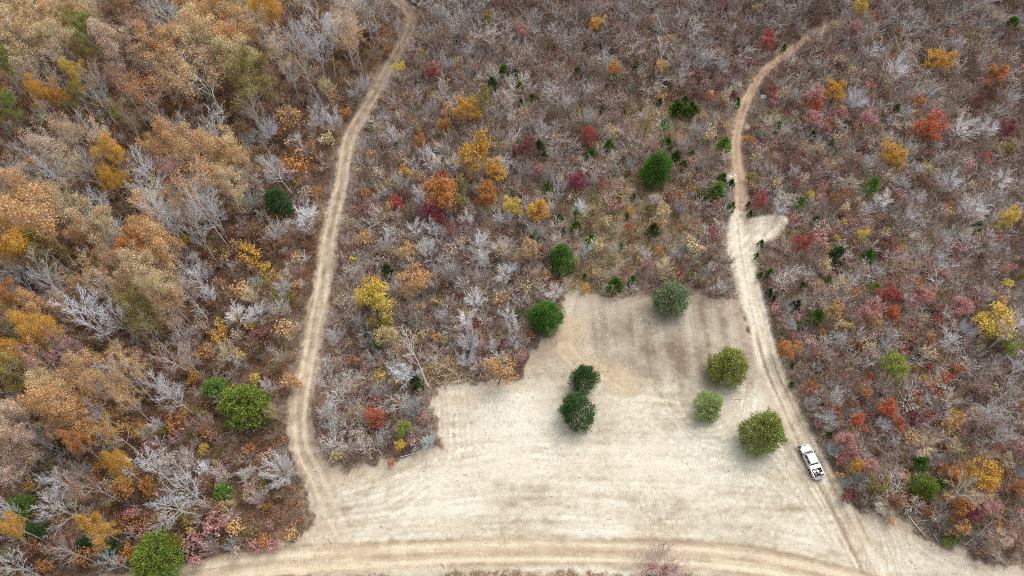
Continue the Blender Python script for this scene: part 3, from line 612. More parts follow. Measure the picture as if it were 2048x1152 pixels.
maples(*R8, "750 305 100 R;505 65 75 R;1250 610 95 R;1480 610 100 K;1690 680 100 K;945 695 95 E;665 925 120 O;1280 720 80 N;1150 700 110 K;1970 155 100 Y;1900 780 182 Y;1960 900 110 L;1300 1020 150 L;1170 760 85 E;1110 265 60 Y")
maples(*R9, "1260 170 95 N;1080 240 90 N;1820 570 190 G;1660 550 110 O;1800 730 140 K;1730 800 110 M;1670 740 130 O;1690 870 100 E;1930 930 110 P;1190 630 100 V;1410 240 75 M;1320 270 75 N;1000 350 90 K;1640 250 90 E;1050 435 75 K;1140 500 75 K;1070 505 75 G;1940 480 75 T;2020 640 80 O;1290 720 90 B")
bares(*R4, "1240 180 80 w;640 370 85 g;600 520 80 g;530 640 110 g;980 600 85 g;1320 590 85 g;1440 680 120 g;1445 520 80 g;1100 730 80 g;1180 740 95 g;500 890 95 w;560 940 80 w;660 960 100 w;960 940 80 w;1290 1080 95 w;1080 990 90 g;1540 790 75 g;780 940 100 w;370 890 90 g;350 1060 110 g;140 490 90 g;80 550 80 g;300 780 100 g;1360 80 70 g;610 80 70 g;1110 90 70 g;550 70 70 g;920 780 80 g;1000 700 80 g;460 1120 90 w;1640 60 80 g;1720 120 80 g;1980 480 80 p;1700 960 80 g;1480 1040 80 g;1220 1020 80 g;780 240 70 y;2000 90 80 g;500 180 70 g;730 150 70 p")
bares(*R5, "440 230 110 w;540 220 110 w;640 260 115 g;740 170 90 w;510 350 115 w;820 300 120 w;840 400 110 g;930 330 105 g;960 490 120 w;1010 460 80 w;650 490 125 g;350 570 95 w;790 640 120 w;730 770 120 w;760 890 135 w;740 990 125 w;990 740 105 w;1010 810 95 g;1255 600 110 w;390 730 105 g;600 750 105 g;380 1070 160 w;470 60 95 w;290 260 80 w;280 310 85 g;1150 240 110 g;1410 90 90 w;1225 90 70 g;1070 170 70 g;960 150 105 w;890 910 80 g;1020 890 80 g;200 970 100 g;110 770 100 g;1900 440 120 y;1600 340 80 g;1440 340 90 c;1800 370 65 g;1970 360 70 g;790 500 80 p;280 860 120 y;610 120 110 w;860 110 90 y;1980 80 80 g;1830 60 70 g;330 150 90 p;150 870 80 g;560 560 70 p;1330 540 70 p;120 470 80 p;240 350 80 p;40 300 80 p")
bares(*R6, "430 170 125 c;515 370 105 c;240 70 100 g;70 60 90 p;130 210 90 p;60 400 90 p;250 330 80 c")
bares(*R7, "1060 580 130 w;1300 400 125 w;1430 540 75 w;1680 750 145 w;1840 750 125 w;1660 260 80 w;1620 1060 115 w;1920 1050 120 w;820 200 70 g;1150 160 75 g;200 340 90 g;270 390 80 g;60 400 80 g;120 190 80 g;330 170 80 g;390 240 80 g;680 350 80 g;830 380 75 g;1110 320 75 g;1800 360 80 g;1980 560 90 g;1500 530 80 g;870 980 80 g;700 1000 80 g;560 980 75 g;1340 1060 80 g;1420 1000 80 g;1140 940 80 g;310 540 75 g;130 740 80 g;40 840 70 g;1360 650 75 g;720 560 75 g;590 490 75 g;1000 80 75 g;1420 90 75 g;460 130 80 g;30 100 80 g;600 40 80 g")
bares(*R8, "1760 90 160 w;1220 60 110 w;1390 140 105 w;1450 40 80 g;1820 600 90 g;1720 810 105 w;1610 880 115 w;1180 460 75 g;820 400 90 p;620 110 105 g;1350 400 80 g;1560 400 80 g;1270 860 85 g;980 860 85 g;690 780 75 g;660 680 70 c;1370 640 75 g;1600 270 90 g;1700 290 80 g;1130 100 75 g;270 560 90 g;210 450 80 g;60 330 80 c;1910 30 90 g;1870 330 80 g;1590 720 80 g;1090 830 70 p;1240 910 80 c;1140 1010 70 g;900 960 80 p;1480 940 90 y;40 100 85 g")
bares(*R9, "1470 390 150 y;900 240 120 c;1850 190 150 g;1600 120 110 g;1110 60 90 p;960 80 95 g;800 150 80 g;1220 270 90 g;1300 350 80 g;1180 340 70 p;1090 590 80 c;1290 560 85 p;1860 440 95 y;1530 330 90 p;930 410 80 c;1010 610 70 c;1390 420 75 p;1720 220 80 p;1520 470 80 p;1640 400 80 y;2000 540 90 c;1980 740 90 b;1540 800 80 b;1180 520 70 p")
bares(*R8, "2010 770 190 w;2040 1010 150 w;1880 1030 120 g", True)
bares(*R9, "1730 640 230 y;2000 120 170 g;1960 300 150 g;2030 860 120 b", True)
def talls(s):
    """tall leafless trees: butt pixel, tip pixel, crown width in pixels"""
    for q in parse(s):
        bx, by, tx, ty, d = map(float, q[:5]); x, y = map(float, P(bx, by)); c = q[5]
        h = min((math.hypot(PIX(x, y, k * 0.25)[0] - tx, PIX(x, y, k * 0.25)[1] - ty), k * 0.25) for k in range(16, 100))[1]
        m = MODELS['bare tree'][0]; cp = PIX(x, y, h * m.zc); rgb, w = TWIGW[c]
        spawn('bare_tree', 'bare tree', cp[0], cp[1], d, h, None, jit(rgb, 0.95, 0.1), 'tall slim ' + w + ' leafless tree', base=(x, y))
talls("""460 497 392 350 60 w;436 528 372 425 45 w;385 513 300 375 70 w;640 165 618 25 50 w;672 158 650 15 45 w;745 85 724 -30 40 w;706 98 690 5 36 w;768 52 758 -25 30 g;778 62 772 -10 26 g;560 375 528 318 50 g
50 600 8 540 55 c;112 582 62 515 60 g;350 590 312 510 40 g;285 790 215 700 60 w;362 815 300 745 46 w;240 480 190 400 50 g;600 205 585 120 40 g;520 260 490 190 44 p;230 200 205 120 40 g;88 195 60 110 40 g;690 60 676 -20 36 w;800 95 800 30 26 g""")
spawn('bare_tree', 'young bare', 1324, 1124, 112, 4.2, None, jit(TWIGW['p'][0], 1.0), 'pale bush', label='pale bare bush with pink leaves below it beside the near dirt track', vi=7)
cedars(*R2, "1620 95 160 d 1.15 dark green cedar standing alone at the edge of the oak wood")
cedars(*R3, "1430 150 262 y 0.95 large yellow-green cedar in the oak wood with a brighter cedar touching it;1255 60 140 l 0.95 smaller bright green cedar touching the large yellow-green one;915 1055 285 y 0.95 large yellow-green cedar at the mouth of the near dirt track;1310 660 88 l;505 965 75 d;670 1000 85 d;130 740 125 l;210 890 110 d")
cedars(*R4, "955 425 52 g;1025 435 36 g;1050 520 46 g;1125 580 36 g;890 505 62 d;1385 440 52 d;1725 420 46 g;1545 275 42 d;1450 320 22 d;1800 295 26 d;1655 670 32 g;1530 650 26 g;1160 870 62 d;1195 910 32 g;1470 920 62 g;1570 865 58 g;1910 855 62 g;1210 1105 52 g;1945 650 44 g;1895 740 54 l;1450 460 26 l;1240 745 20 g;1300 745 20 g;1870 600 26 d;1970 610 26 d;1850 1010 185 g 1.12 tall green cedar among saplings beyond the clearing;1060 610 30 g;690 240 50 b;2010 970 36 g;1950 930 40 g")
cedars(*R5, "1287 400 158 g 1.05 rounded green cedar just beyond the mulched end of the clearing;1195 760 192 g 1.0 round green cedar on the inner corner of the mulched ground;1930 640 196 b 1.0 round blue-green cedar on the far edge of the mulched ground;1425 1100 162 d 1.0 smaller dark cedar of the touching pair in the clearing;1605 570 82 g;1710 530 46 g;1465 300 56 g;1380 215 52 g;1380 140 36 l;1830 240 62 d;280 480 62 d;215 910 62 l;1305 245 26 d;1280 165 42 g;1635 50 30 g;1680 155 20 g;1640 330 26 g;1140 280 60 l;1430 510 26 g;930 480 42 l;1040 740 30 l;440 1110 60 d;1715 45 24 g")
cedars(*R6, "1368 178 205 d 1.0 larger dark cedar of the touching pair in the clearing;455 60 60 d")
cedars(*R7, "285 870 82 l;35 650 56 g;78 662 52 g;100 636 40 d;120 655 42 g;20 640 50 g;60 600 34 g;365 610 42 g;1290 655 46 g;600 755 42 g;805 800 42 g;910 855 42 g;985 745 32 d;950 915 36 l;1955 170 78 g;1840 635 42 l;1150 1100 82 l;100 910 38 g;145 990 32 g;45 970 30 d;280 1055 52 g;255 1130 62 g;640 290 26 g;10 920 46 d;330 1085 40 d")
cedars(*R8, "940 395 88 d;1130 400 72 g;505 320 36 g;480 390 28 g;555 490 42 g;500 505 30 g;745 565 36 g;900 530 32 l;555 605 36 d;582 636 26 d;715 675 48 d;830 750 80 g;945 850 36 l;335 110 42 g;440 150 26 d;740 80 52 l;825 180 36 g;1165 590 62 l;250 20 85 l;165 60 42 g;90 495 42 l;1765 230 52 b;685 1140 30 g;690 1030 26 g;430 95 24 d;735 785 40 l;305 1035 222 o 1.0 olive green cedar near the edge of the pale dirt road")
cedars(*R9, "210 165 165 p 1.0 thin pale green cedar standing between two denser ones;528 305 252 o 1.0 broad olive green cedar beside the white pickup;1425 500 84 g;1460 650 150 y 1.0 yellow-green cedar in the thicket beyond the toppled root ball;905 330 32 d;860 160 30 d;1640 925 62 l;1545 620 62 y")
shrubs(*R1, "1730 960 150 O;1910 815 90 S;1690 690 120 E;1910 510 90 S;1490 230 60 V;670 660 60 L")
shrubs(*R2, "1460 370 110 G;1550 440 60 Y;1400 580 110 E;1280 845 90 G;1280 770 50 Y;1460 790 50 Y;1530 840 120 D;1665 810 110 E;1490 1100 60 Y;1730 390 60 E;1610 620 60 L;1200 950 90 O;1250 640 80 B;1130 1090 80 O;1400 960 60 Y;1740 550 50 E;1700 1120 100 E;1300 340 60 V;1560 360 60 B;1850 10 60 O;1150 250 50 B")
shrubs(*R3, "720 640 135 O;860 630 110 O;260 1090 80 O;490 1040 100 O;740 1030 110 O;770 790 85 K;850 910 85 K;1265 845 125 K;1375 870 85 E;1470 630 75 K;1530 950 80 O;1500 985 80 K;1710 910 80 E;1190 730 52 O;1120 890 50 Y;1130 960 120 K;1150 1070 70 K;1380 1020 70 P;1030 250 110 O;800 290 90 O;1020 340 60 K;590 500 80 O;780 880 60 O;1570 420 50 R;1280 180 60 D;1190 410 60 Y;160 1020 90 D;1600 980 70 K;860 400 80 K;1580 850 50 K;1460 890 70 V;640 720 60 V;420 720 70 V")
shrubs(*R4, "300 640 52 O;490 300 58 Y;350 400 76 Y;700 350 50 E;1680 300 50 E;1900 250 65 E;1600 770 58 Y;1265 795 40 Y;1880 560 58 E;40 660 60 O;240 600 60 B;140 1130 70 O;1160 980 55 K;1500 850 60 E;1970 800 45 O;1790 750 50 V;550 560 60 S;460 760 50 Y;380 1010 80 G;1620 1100 70 K;1450 970 50 K;1530 1070 45 R;1780 20 60 N;1560 40 80 K;1850 110 40 O;560 840 60 E;280 290 60 B;880 850 45 G;1080 1110 60 D;100 1080 50 R;1200 560 35 S;600 180 60 V;1700 500 80 X;1610 460 90 X")
shrubs(*R5, "1850 190 80 E;1865 350 50 O;1435 570 46 G;1120 850 36 O;800 800 62 R;815 1020 62 R;65 990 42 E;240 1010 46 E;560 860 66 E;945 900 46 R;860 620 60 V;1060 980 55 K;110 1000 55 E;1600 90 60 K;1700 120 40 G;1210 500 50 E;1180 580 60 P;1040 560 40 E;160 1040 50 K;230 1090 70 Y;80 410 50 Y;150 270 70 E;270 160 60 E;110 100 60 D;1690 210 50 R;2000 490 50 R;940 640 80 E;690 630 50 D;1090 640 52 W;20 610 40 L;580 640 50 V;1150 500 60 S;740 410 70 D;530 380 60 D;170 80 50 K;1820 110 60 V;1560 180 60 S;1900 510 50 V")
shrubs(*R6, "175 160 42 O;90 60 50 E;300 490 40 N;280 240 70 D;200 300 60 D;80 190 60 E;70 190 35 Y;1830 1100 60 K;1900 1120 70 K;1960 1110 50 K;330 20 50 G;40 290 60 D")
shrubs(*R7, "915 660 58 R;880 740 75 K;1145 500 65 K;1250 340 60 R;860 330 50 K;1430 590 80 O;1475 490 50 G;440 820 60 O;210 790 66 T;315 320 40 O;100 1100 58 G;590 920 42 E;740 610 50 E;1210 550 45 M;280 480 40 E;1180 90 60 O;470 45 40 Y;1690 140 60 E;1200 230 45 N;870 250 45 K;1210 740 40 E;1310 740 45 E;840 1000 60 K;720 1060 60 R;880 1080 60 K;900 40 60 X;1000 1120 60 O;1480 965 50 Y;1520 1000 60 S;450 1030 60 V;460 1090 50 E;500 1140 60 R;740 900 40 R;1950 590 50 K;2030 780 60 B;1300 270 60 V;120 480 40 K;340 400 50 M;530 690 50 V;1400 660 50 E;480 920 60 T;80 1040 60 S;800 1130 40 Y;490 780 50 X;180 830 45 X;335 1050 62 W;430 745 32 W;215 545 28 W;520 575 28 W;930 160 60 V;1440 790 50 K")
shrubs(*R8, "700 165 62 R;1310 620 62 R;600 680 68 K;730 750 60 K;795 870 60 K;1050 590 60 O;850 550 60 E;890 330 60 E;1240 240 50 Y;980 195 60 Y;1630 780 80 K;1500 850 60 G;1360 850 52 Y;1340 940 60 R;975 965 40 R;1150 920 48 W;900 240 58 K;1660 400 42 R;1950 460 70 K;1600 1100 80 N;1660 1040 70 O;1420 540 66 O;1400 800 66 K;850 30 60 K;940 40 50 O;1140 230 60 K;1060 320 50 E;1290 360 60 K;1220 390 50 M;920 500 40 K;980 530 45 Y;1120 480 50 K;1340 430 60 E;1750 290 50 R;1720 500 50 O;1540 760 60 R;1840 740 60 K;1800 750 60 K;850 780 50 O;640 750 50 K;870 830 45 O;1020 790 50 Y;1180 840 50 R;1400 870 50 M;1090 910 50 O;1050 985 40 Y;1540 960 60 E;1430 1030 45 Y;1500 1040 50 R;1950 550 60 Y;1920 650 70 E;1850 600 50 E;20 500 50 E;120 330 110 T;1480 1110 60 Y;1150 1090 50 N;800 30 45 Y;1330 300 50 V;1480 320 45 L;950 280 40 Y;1740 940 50 K;1560 700 60 R;1280 800 60 D;1200 670 60 K;700 850 40 K;1900 160 60 S;1420 590 60 D")
shrubs(*R9, "980 460 76 K;1120 70 80 O;940 190 76 R;1350 560 66 E;1640 110 70 V;1370 720 60 O;890 150 40 R;1500 200 50 R;860 60 50 O;1040 660 60 D;1010 690 60 D;1660 720 40 O;1490 780 46 O;1850 650 60 K;1870 1000 70 P;1930 770 60 E;1760 190 70 E;1640 200 60 Y;1540 20 60 S;1960 560 60 O;1740 730 60 D;1580 510 50 O;1460 250 50 M;2000 900 60 K;1270 830 50 E;1690 430 50 V;1900 860 50 G;1770 870 60 V;980 410 50 P;1620 560 50 R;1430 160 50 V;1090 450 40 M;1350 180 50 K;1600 950 50 L;1980 980 50 B;1790 1020 60 B;970 560 45 E;1240 560 45 O;2020 780 60 K")

# ------------------------------------------------------------------ thicket: individual saplings first, the rest as one mass
def region_in(x, y):
    return sd_poly(x, y, W_['forest']) < 0
npr = np.random.default_rng(11)
def scatter(step, x0=-132, x1=132, y0=10, y1=164):
    gx, gy = np.meshgrid(np.arange(x0, x1, step), np.arange(y0, y1, step))
    x = (gx + npr.uniform(-0.5, 0.5, gx.shape) * step).ravel(); y = (gy + npr.uniform(-0.5, 0.5, gx.shape) * step).ravel()
    px, py = PIX(x, y, np.zeros_like(x))
    k = (px > -140) & (px < 2190) & (py > -110) & (py < 1300)
    return x[k], y[k]
BIG = np.array([(t['x'], t['y'], t['D'] * 0.5 + (0.9 if t['o'].name.startswith('young') else 0)) for t in THINGS if t['o'].name.split('.')[0] in ('cedar_tree', 'maple_tree', 'young_cedar', 'leafy_shrub')])
BIG = np.vstack([BIG] + [[(*map(float, P(a, b)), r)] for a, b, r in ((884, 745, 3.4), (910, 750, 2.6), (862, 765, 2.2), (935, 758, 2.0), (1766, 1022, 2.2), (1780, 1012, 1.6), (1826, 1046, 2.2), (1846, 1062, 1.8), (1874, 1082, 1.8), (1910, 1096, 2.2), (1945, 1108, 2.2), (1980, 1122, 2), (1275, 596, 2.0), (820, 916, 1.6), (1088, 684, 1.5))])
def clear_of(x, y, k=0.8):
    ok = np.ones(len(x), bool)
    for a, b, r in BIG: ok &= np.hypot(x - a, y - b) > r * k
    return ok
def openness(x, y):
    op = np.zeros_like(x)
    for a, b, r in OPENW: op = np.maximum(op, sm(1.2, 0.3, np.hypot(x - a, y - b) / r))
    return op
TW = np.array([lin(c) for c in ((178, 174, 172), (156, 147, 143), (138, 121, 114), (126, 103, 90), (160, 146, 132), (150, 122, 112), (188, 184, 180))]) * 1.22
sx, sy = scatter(1.18)
bs = bare_sd(sx, sy); fz = region_in(sx, sy); op = openness(sx, sy)
dens = np.where(fz, 0.42, 1.0) * (sd_poly(sx, sy, W_['verge']) > 0.5) * (1 - 0.72 * op) * np.clip(0.55 + 1.0 * fbm(sx / 7, sy / 7, 211), 0, 1)
keep = (bs > 0.9) & (npr.uniform(size=len(sx)) < dens) & clear_of(sx, sy, 0.75)
sx, sy, fz, op = sx[keep], sy[keep], fz[keep], op[keep]
hh = npr.uniform(1.6, 4.4, len(sx)) * np.where(fz, 0.95, 1.0) * (1 - 0.4 * op) * (1 + 0.45 * sm(100, 135, sy))
tone = fbm(sx / 9, sy / 9, 221, 3) + npr.normal(0, 0.16, len(sx)); ti = np.clip(((tone - 0.2) / 0.6 * len(TW)), 0, len(TW) - 1).astype(int)
twc = TW[ti] * npr.uniform(0.85, 1.12, len(sx))[:, None]
twc = twc * (1 - 0.18 * sm(110, 140, sy)[:, None])
spx, spy = PIX(sx, sy, hh * 0.6)
inview = (spx > 15) & (spx < 2033) & (spy > 12) & (spy < 1140)
order = np.argsort(-(hh / (np.hypot(sy, H)))* inview)
tall = order[:280]
def sap_word(c):
    return 'pale grey' if c.mean() > 0.40 else ('grey' if c.mean() > 0.30 else 'brownish')
for i in tall:
    vi = int(npr.integers(0, 10)); m = MODELS['sapling'][vi]; d = hh[i] * npr.uniform(0.62, 0.95)
    spawn('sapling', 'sapling', float(spx[i]), float(spy[i]), d * scale_at(float(spx[i]), float(spy[i])), float(hh[i]), None, (*map(float, twc[i]), 1.0),
          sap_word(twc[i]) + ' bare sapling', vi=vi, base=(float(sx[i]), float(sy[i])))
rest = np.setdiff1d(np.arange(len(sx)), tall)
def merge(items):
    """items: (V, Q, xyz, scale3, rot, colour, tintarray or None) -> one mesh"""
    Vs, Qs, Cs = [], [], []; o = 0
    for V, Q, loc, s, r, c, T in items:
        ca, sa = math.cos(r), math.sin(r); W = V * s
        Vs.append(np.stack([W[:, 0] * ca - W[:, 1] * sa + loc[0], W[:, 0] * sa + W[:, 1] * ca + loc[1], W[:, 2] + loc[2]], 1).astype(np.float32))
        Qs.append((Q + o).astype(np.int32)); o += len(V)
        Cs.append((np.tile(c, (len(V), 1)) if T is None else T * c).astype(np.float32))
    return np.concatenate(Vs), np.concatenate(Qs), np.concatenate(Cs)
zz = gz(sx, sy)
items = []
for i in rest:
    m = MODELS['sapling'][int(npr.integers(0, 10))]; s = hh[i] * npr.uniform(0.62, 0.95) / m.D
    items.append((m.V, m.Q, (sx[i], sy[i], zz[i] - 0.05), np.array([s, s, hh[i] / m.H]), npr.uniform(0, 6.28), twc[i], None))
V, Q, Cc = merge(items)
print('thicket', len(items), len(Q))
M_MASS = leaf_mat('thicket twigs', 0.0); M_UNDER = leaf_mat('undergrowth leaves', 0.2)
o = bpy.data.objects.new('sapling_thicket', mesh_np('sapling_thicket', V, [Q], [M_MASS], None, {'tint': Cc})); COL.objects.link(o)
o['kind'] = 'stuff'; o['label'] = 'dense mass of small bare grey and brown saplings covering the ground'; o['category'] = 'thicket'
# undergrowth: low leafy tufts and dead stalks between the saplings
ux, uy = scatter(0.95)
bs = bare_sd(ux, uy); fz = region_in(ux, uy); op = openness(ux, uy)
keep = (bs > 0.25) & (npr.uniform(size=len(ux)) < np.where(fz, 0.5, 0.72)) & clear_of(ux, uy, 0.7)
ux, uy, fz, op, bs = ux[keep], uy[keep], fz[keep], op[keep], bs[keep]
uz = gz(ux, uy); vg = (sd_poly(ux, uy, W_['verge']) < 0.8) * 0.8
UC1 = np.array([lin(c) for c in ((150, 120, 100), (130, 104, 92), (168, 128, 112), (150, 112, 96), (176, 150, 118), (120, 104, 92), (160, 132, 96), (184, 134, 112), (138, 132, 84), (166, 124, 110))]) * 1.15
UC2 = np.array([lin(c) for c in ((140, 98, 72), (120, 84, 64), (170, 118, 78), (150, 100, 66), (112, 90, 74), (180, 132, 90), (128, 116, 64))]) * 1.15
UC3 = np.array([lin(c) for c in ((178, 156, 116), (160, 140, 104), (138, 136, 84), (120, 128, 76), (190, 168, 130), (150, 118, 92))]) * 1.1
tufts = []
for s in range(8):
    r = np.random.default_rng(500 + s); n = 34
    C = r.normal(0, 1, (n, 3)) * np.array([0.33, 0.33, 0.16]) + np.array([0, 0, 0.45]); C[:, 2] = np.abs(C[:, 2])
    lv, lq = rhombi(C, 0.17, r, flat=0.2)
    a = r.uniform(0, 6.28, 14); l = r.uniform(0.5, 1.1, 14); q0 = np.stack([np.cos(a) * 0.1, np.sin(a) * 0.1, 0 * a], 1)
    q1 = q0 + np.stack([np.cos(a) * 0.4, np.sin(a) * 0.4, 0 * a + 0.8], 1) * l[:, None]
    sv, sq = prisms(np.concatenate([q0, q1, np.full((14, 1), 0.014), np.full((14, 1), 0.006)], 1), 3)
    tufts.append((np.concatenate([lv, sv]), np.concatenate([lq, sq + len(lv)]), np.concatenate([leaf_tint(n, r, 4), np.full((len(sv), 3), 1.1)])))
items = []
cn = fbm(ux / 6, uy / 6, 231, 3)
for i in range(len(ux)):
    tab = UC3 if npr.uniform() < max(op[i], vg[i]) else (UC2 if fz[i] else UC1)
    c = tab[int(np.clip((cn[i] - 0.5) * 2.2 + npr.uniform(0, 1), 0, 0.999) * len(tab))] * npr.uniform(0.75, 1.15)
    t = tufts[int(npr.integers(0, 8))]; s = npr.uniform(0.7, 1.5) * (0.6 if bs[i] < 0.8 else 1.0)
    items.append((t[0], t[1], (ux[i], uy[i], uz[i] - 0.03), np.array([s, s, s * npr.uniform(0.7, 1.4)]), npr.uniform(0, 6.28), c, t[2]))
# scattered knee- to head-high leafy bushes of the mass
bx, by = scatter(2.5); k = (bare_sd(bx, by) > 0.9) & (sd_poly(bx, by, W_['verge']) > 1.0) & clear_of(bx, by, 0.9) & (npr.uniform(size=len(bx)) < 0.6); bx, by = bx[k], by[k]; bz = gz(bx, by); bf = region_in(bx, by)
BC0 = np.array([lin(COLS[c][0]) for c in 'BBPPTVSTEBPXTKBT']) * 1.0; BC1 = np.array([lin(COLS[c][0]) for c in 'KPDEKRPBVTEKBNDSPKTB']) * 1.15; BC2 = np.array([lin(COLS[c][0]) for c in 'EOBBTVOEGPB']) * 1.0
for i in range(len(bx)):
    m = MODELS['shrub'][int(npr.integers(0, 7))]; tab = BC2 if bf[i] else (BC1 if (bx[i] > 32 or npr.uniform() < 0.3) else BC0); c = tab[int(npr.integers(0, len(tab)))] * npr.uniform(0.75, 1.05)
    s = npr.uniform(1.0, 2.7) / m.D; sel = npr.uniform(size=len(m.LQ)) < npr.uniform(0.35, 0.9)
    li = np.repeat(sel, 4)
    items.append((m.LV[li], np.arange(int(sel.sum()) * 4).reshape(-1, 4), (bx[i], by[i], bz[i] - 0.05), np.array([s, s, s * 1.35]), npr.uniform(0, 6.28), c, m.T[:len(m.LV)][li]))
V, Q, Cc = merge(items)
print('undergrowth', len(items), len(Q))
o = bpy.data.objects.new('undergrowth', mesh_np('undergrowth', V, [Q], [M_UNDER], None, {'tint': Cc})); COL.objects.link(o)
o['kind'] = 'stuff'; o['label'] = 'low brown and pink undergrowth between the saplings'; o['category'] = 'undergrowth'
# wood chips, sticks and clods left on the scraped ground
cx_, cy_ = scatter(0.8, -75, 100, 12, 85); b = bare_sd(cx_, cy_); mm = masks(cx_, cy_)
pk = np.where(mm['sm'] < 0, 0.55, np.where((mm['sc'] > -3) & (mm['sr'] > 0), 0.45, 0.2)) * np.where(mm['sr'] < 0, 0.12, 1.0) * np.where(mm['dw'] < 0, 0.15, 1.0)
k = (b < 0.3) & (npr.uniform(size=len(cx_)) < pk); cx_, cy_ = cx_[k], cy_[k]; cz_ = gz(cx_, cy_); n = len(cx_)
a = npr.uniform(0, 6.28, n); l = np.minimum(0.12 + npr.exponential(0.2, n), 1.6); r = 0.012 + 0.02 * npr.uniform(size=n) * np.minimum(l * 2, 1)
p0 = np.stack([cx_, cy_, cz_ + r], 1); p1 = p0 + np.stack([np.cos(a) * l, np.sin(a) * l, npr.uniform(-0.02, 0.08, n)], 1)
V, Q = prisms(np.concatenate([p0, p1, r[:, None], (r * 0.7)[:, None]], 1), 4)
SCOL = np.array([lin(c) for c in ((222, 204, 170), (200, 176, 140), (150, 122, 96), (112, 92, 78), (226, 214, 190), (190, 150, 110))]) * 0.85
cc = SCOL[npr.integers(0, 6, n)]
o = bpy.data.objects.new('wood_chips', mesh_np('wood_chips', V, [Q], [M_STICK], None, {'tint': np.repeat(cc, 8, 0)})); COL.objects.link(o)
o['kind'] = 'stuff'; o['label'] = 'splintered sticks and chips strewn over the scraped clearing'; o['category'] = 'wood chips'
# ------------------------------------------------------------------ dead wood: brush pile, toppled root ball, fallen and leaning trees
def top(name, me, loc, label, category, group=None, rot=0.0, col=None):
    o = bpy.data.objects.new(name, me); COL.objects.link(o); o.location = loc; o.rotation_euler = (0, 0, rot)
    if label: o['label'] = label
    o['category'] = category
    if group: o['group'] = group
    if col: o.color = col
    return o
def empty_thing(name, loc, label, category, group=None, rot=0.0):
    return top(name, None, loc, label, category, group, rot)
def kid(name, me, parent, col=None):
    o = bpy.data.objects.new(name, me); COL.objects.link(o); o.parent = parent
    if col: o.color = col
    return o
DEAD = dict(kids=(9, 5, 3), nseg=(9, 4, 3, 2), L0=9.0, r0=0.11, ang=(0.8, 0.6, 0.55), ln=(0.3, 0.5, 0.5), start=(0.4, 0.2, 0.15), up=(0.0, 0.05, 0.03, 0.0), wob=(0.04, 0.12, 0.16, 0.12), rmin=0.018)
LOG = dict(kids=(4, 2), nseg=(8, 3, 2), L0=6.0, r0=0.13, ang=(0.9, 0.6), ln=(0.14, 0.5), start=(0.35, 0.2), up=(0.0, 0.05, 0.0), wob=(0.035, 0.12, 0.16), rmin=0.02)
def pole(name, bpx, tpx, tz, spec, seed, label, category, rad=1.0, col=(0.5, 0.47, 0.42, 1), bz=0.1, group=None):
    """a dead tree whose butt is at bpx and whose tip is tz above the ground at tpx"""
    rng = np.random.default_rng(seed); segs, tips = grow(rng, **spec)
    bx, by = map(float, P(*bpx)); tx, ty = map(float, P(*tpx, tz)); z0 = gz1(bx, by) + bz
    v = Vector((tx - bx, ty - by, tz - bz)); s = v.length / spec['L0']
    a = [q for q in segs if q[4] == 0]; b = [q for q in segs if q[4] > 0]
    o = empty_thing(name, (bx, by, z0), label, category, group)
    o.rotation_mode = 'QUATERNION'; o.rotation_quaternion = v.to_track_quat('Z', 'Y'); o.scale = (s * rad, s * rad, s)
    av, aq = prisms(a, 6); bv, bq = prisms(b, 4)
    kid('trunk', mesh_np(name + ' trunk', av, [aq], [M_TWIG], smooth=True), o, col); kid('branches', mesh_np(name + ' branches', bv, [bq], [M_TWIG]), o, col); return o
PALE = (0.66, 0.61, 0.53, 1); GREY = (0.5, 0.48, 0.46, 1)
pole('dead_tree', (856, 775), (816, 668), 9.5, DEAD, 601, 'tall bleached dead tree leaning up out of the brush pile', 'dead tree', 1.0, PALE)
pole('dead_tree', (1332, 300), (1312, 228), 9.0, DEAD, 602, 'slim white dead tree standing beyond the tall green cedar', 'dead tree', 0.7, (0.62, 0.6, 0.57, 1))
pole('fallen_log', (1815, 1032), (1854, 1070), 0.5, LOG, 603, 'pale double-length fallen log just past the toppled root ball', 'log', 1.5, PALE)
pole('fallen_log', (1832, 1044), (1862, 1034), 1.2, LOG, 604, 'short grey log propped across the longest pale log', 'log', 1.5, GREY)
pole('fallen_log', (1866, 1068), (1880, 1090), 0.3, LOG, 605, 'short pale log at the scraped edge between two fallen trees', 'log', 1.5, PALE)
pole('fallen_tree', (1928, 1091), (1985, 1050), 3.0, DEAD, 606, 'grey tree pushed over at the scraped edge, branches fanned outward', 'fallen tree', 1.2, GREY)
pole('fallen_tree', (1912, 1078), (1995, 1118), 1.0, DEAD, 607, 'grey fallen tree lying along the near corner of the thicket', 'fallen tree', 0.8, GREY)
pole('fallen_tree', (1880, 1062), (1868, 1030), 4.0, DEAD, 608, 'thin broken pole tree leaning back beside the fallen logs', 'fallen tree', 0.7, PALE)
pole('fallen_log', (905, 738), (925, 755), 0.5, LOG, 609, 'tan broken log poking out of the brush pile toward the clearing', 'log', 0.8, (0.5, 0.4, 0.27, 1))
pole('fallen_log', (922, 744), (958, 752), 0.4, LOG, 610, 'long thin tan log lying past the brush pile', 'log', 0.7, (0.5, 0.41, 0.29, 1))
pole('fallen_log', (1086, 678), (1096, 688), 0.15, LOG, 611, 'short reddish tan log on the mulch below the round green cedar', 'log', 0.9, (0.55, 0.38, 0.24, 1))
pole('fallen_log', (800, 916), (845, 905), 0.3, LOG, 612, 'weathered log along the clearing edge under bare shrubs', 'log', 0.8, PALE)
pole('fallen_tree', (1262, 600), (1292, 580), 0.9, DEAD, 613, 'pale cut branch heap tree lying between two cedars on mulch edge', 'fallen tree', 0.9, (0.5, 0.44, 0.35, 1))
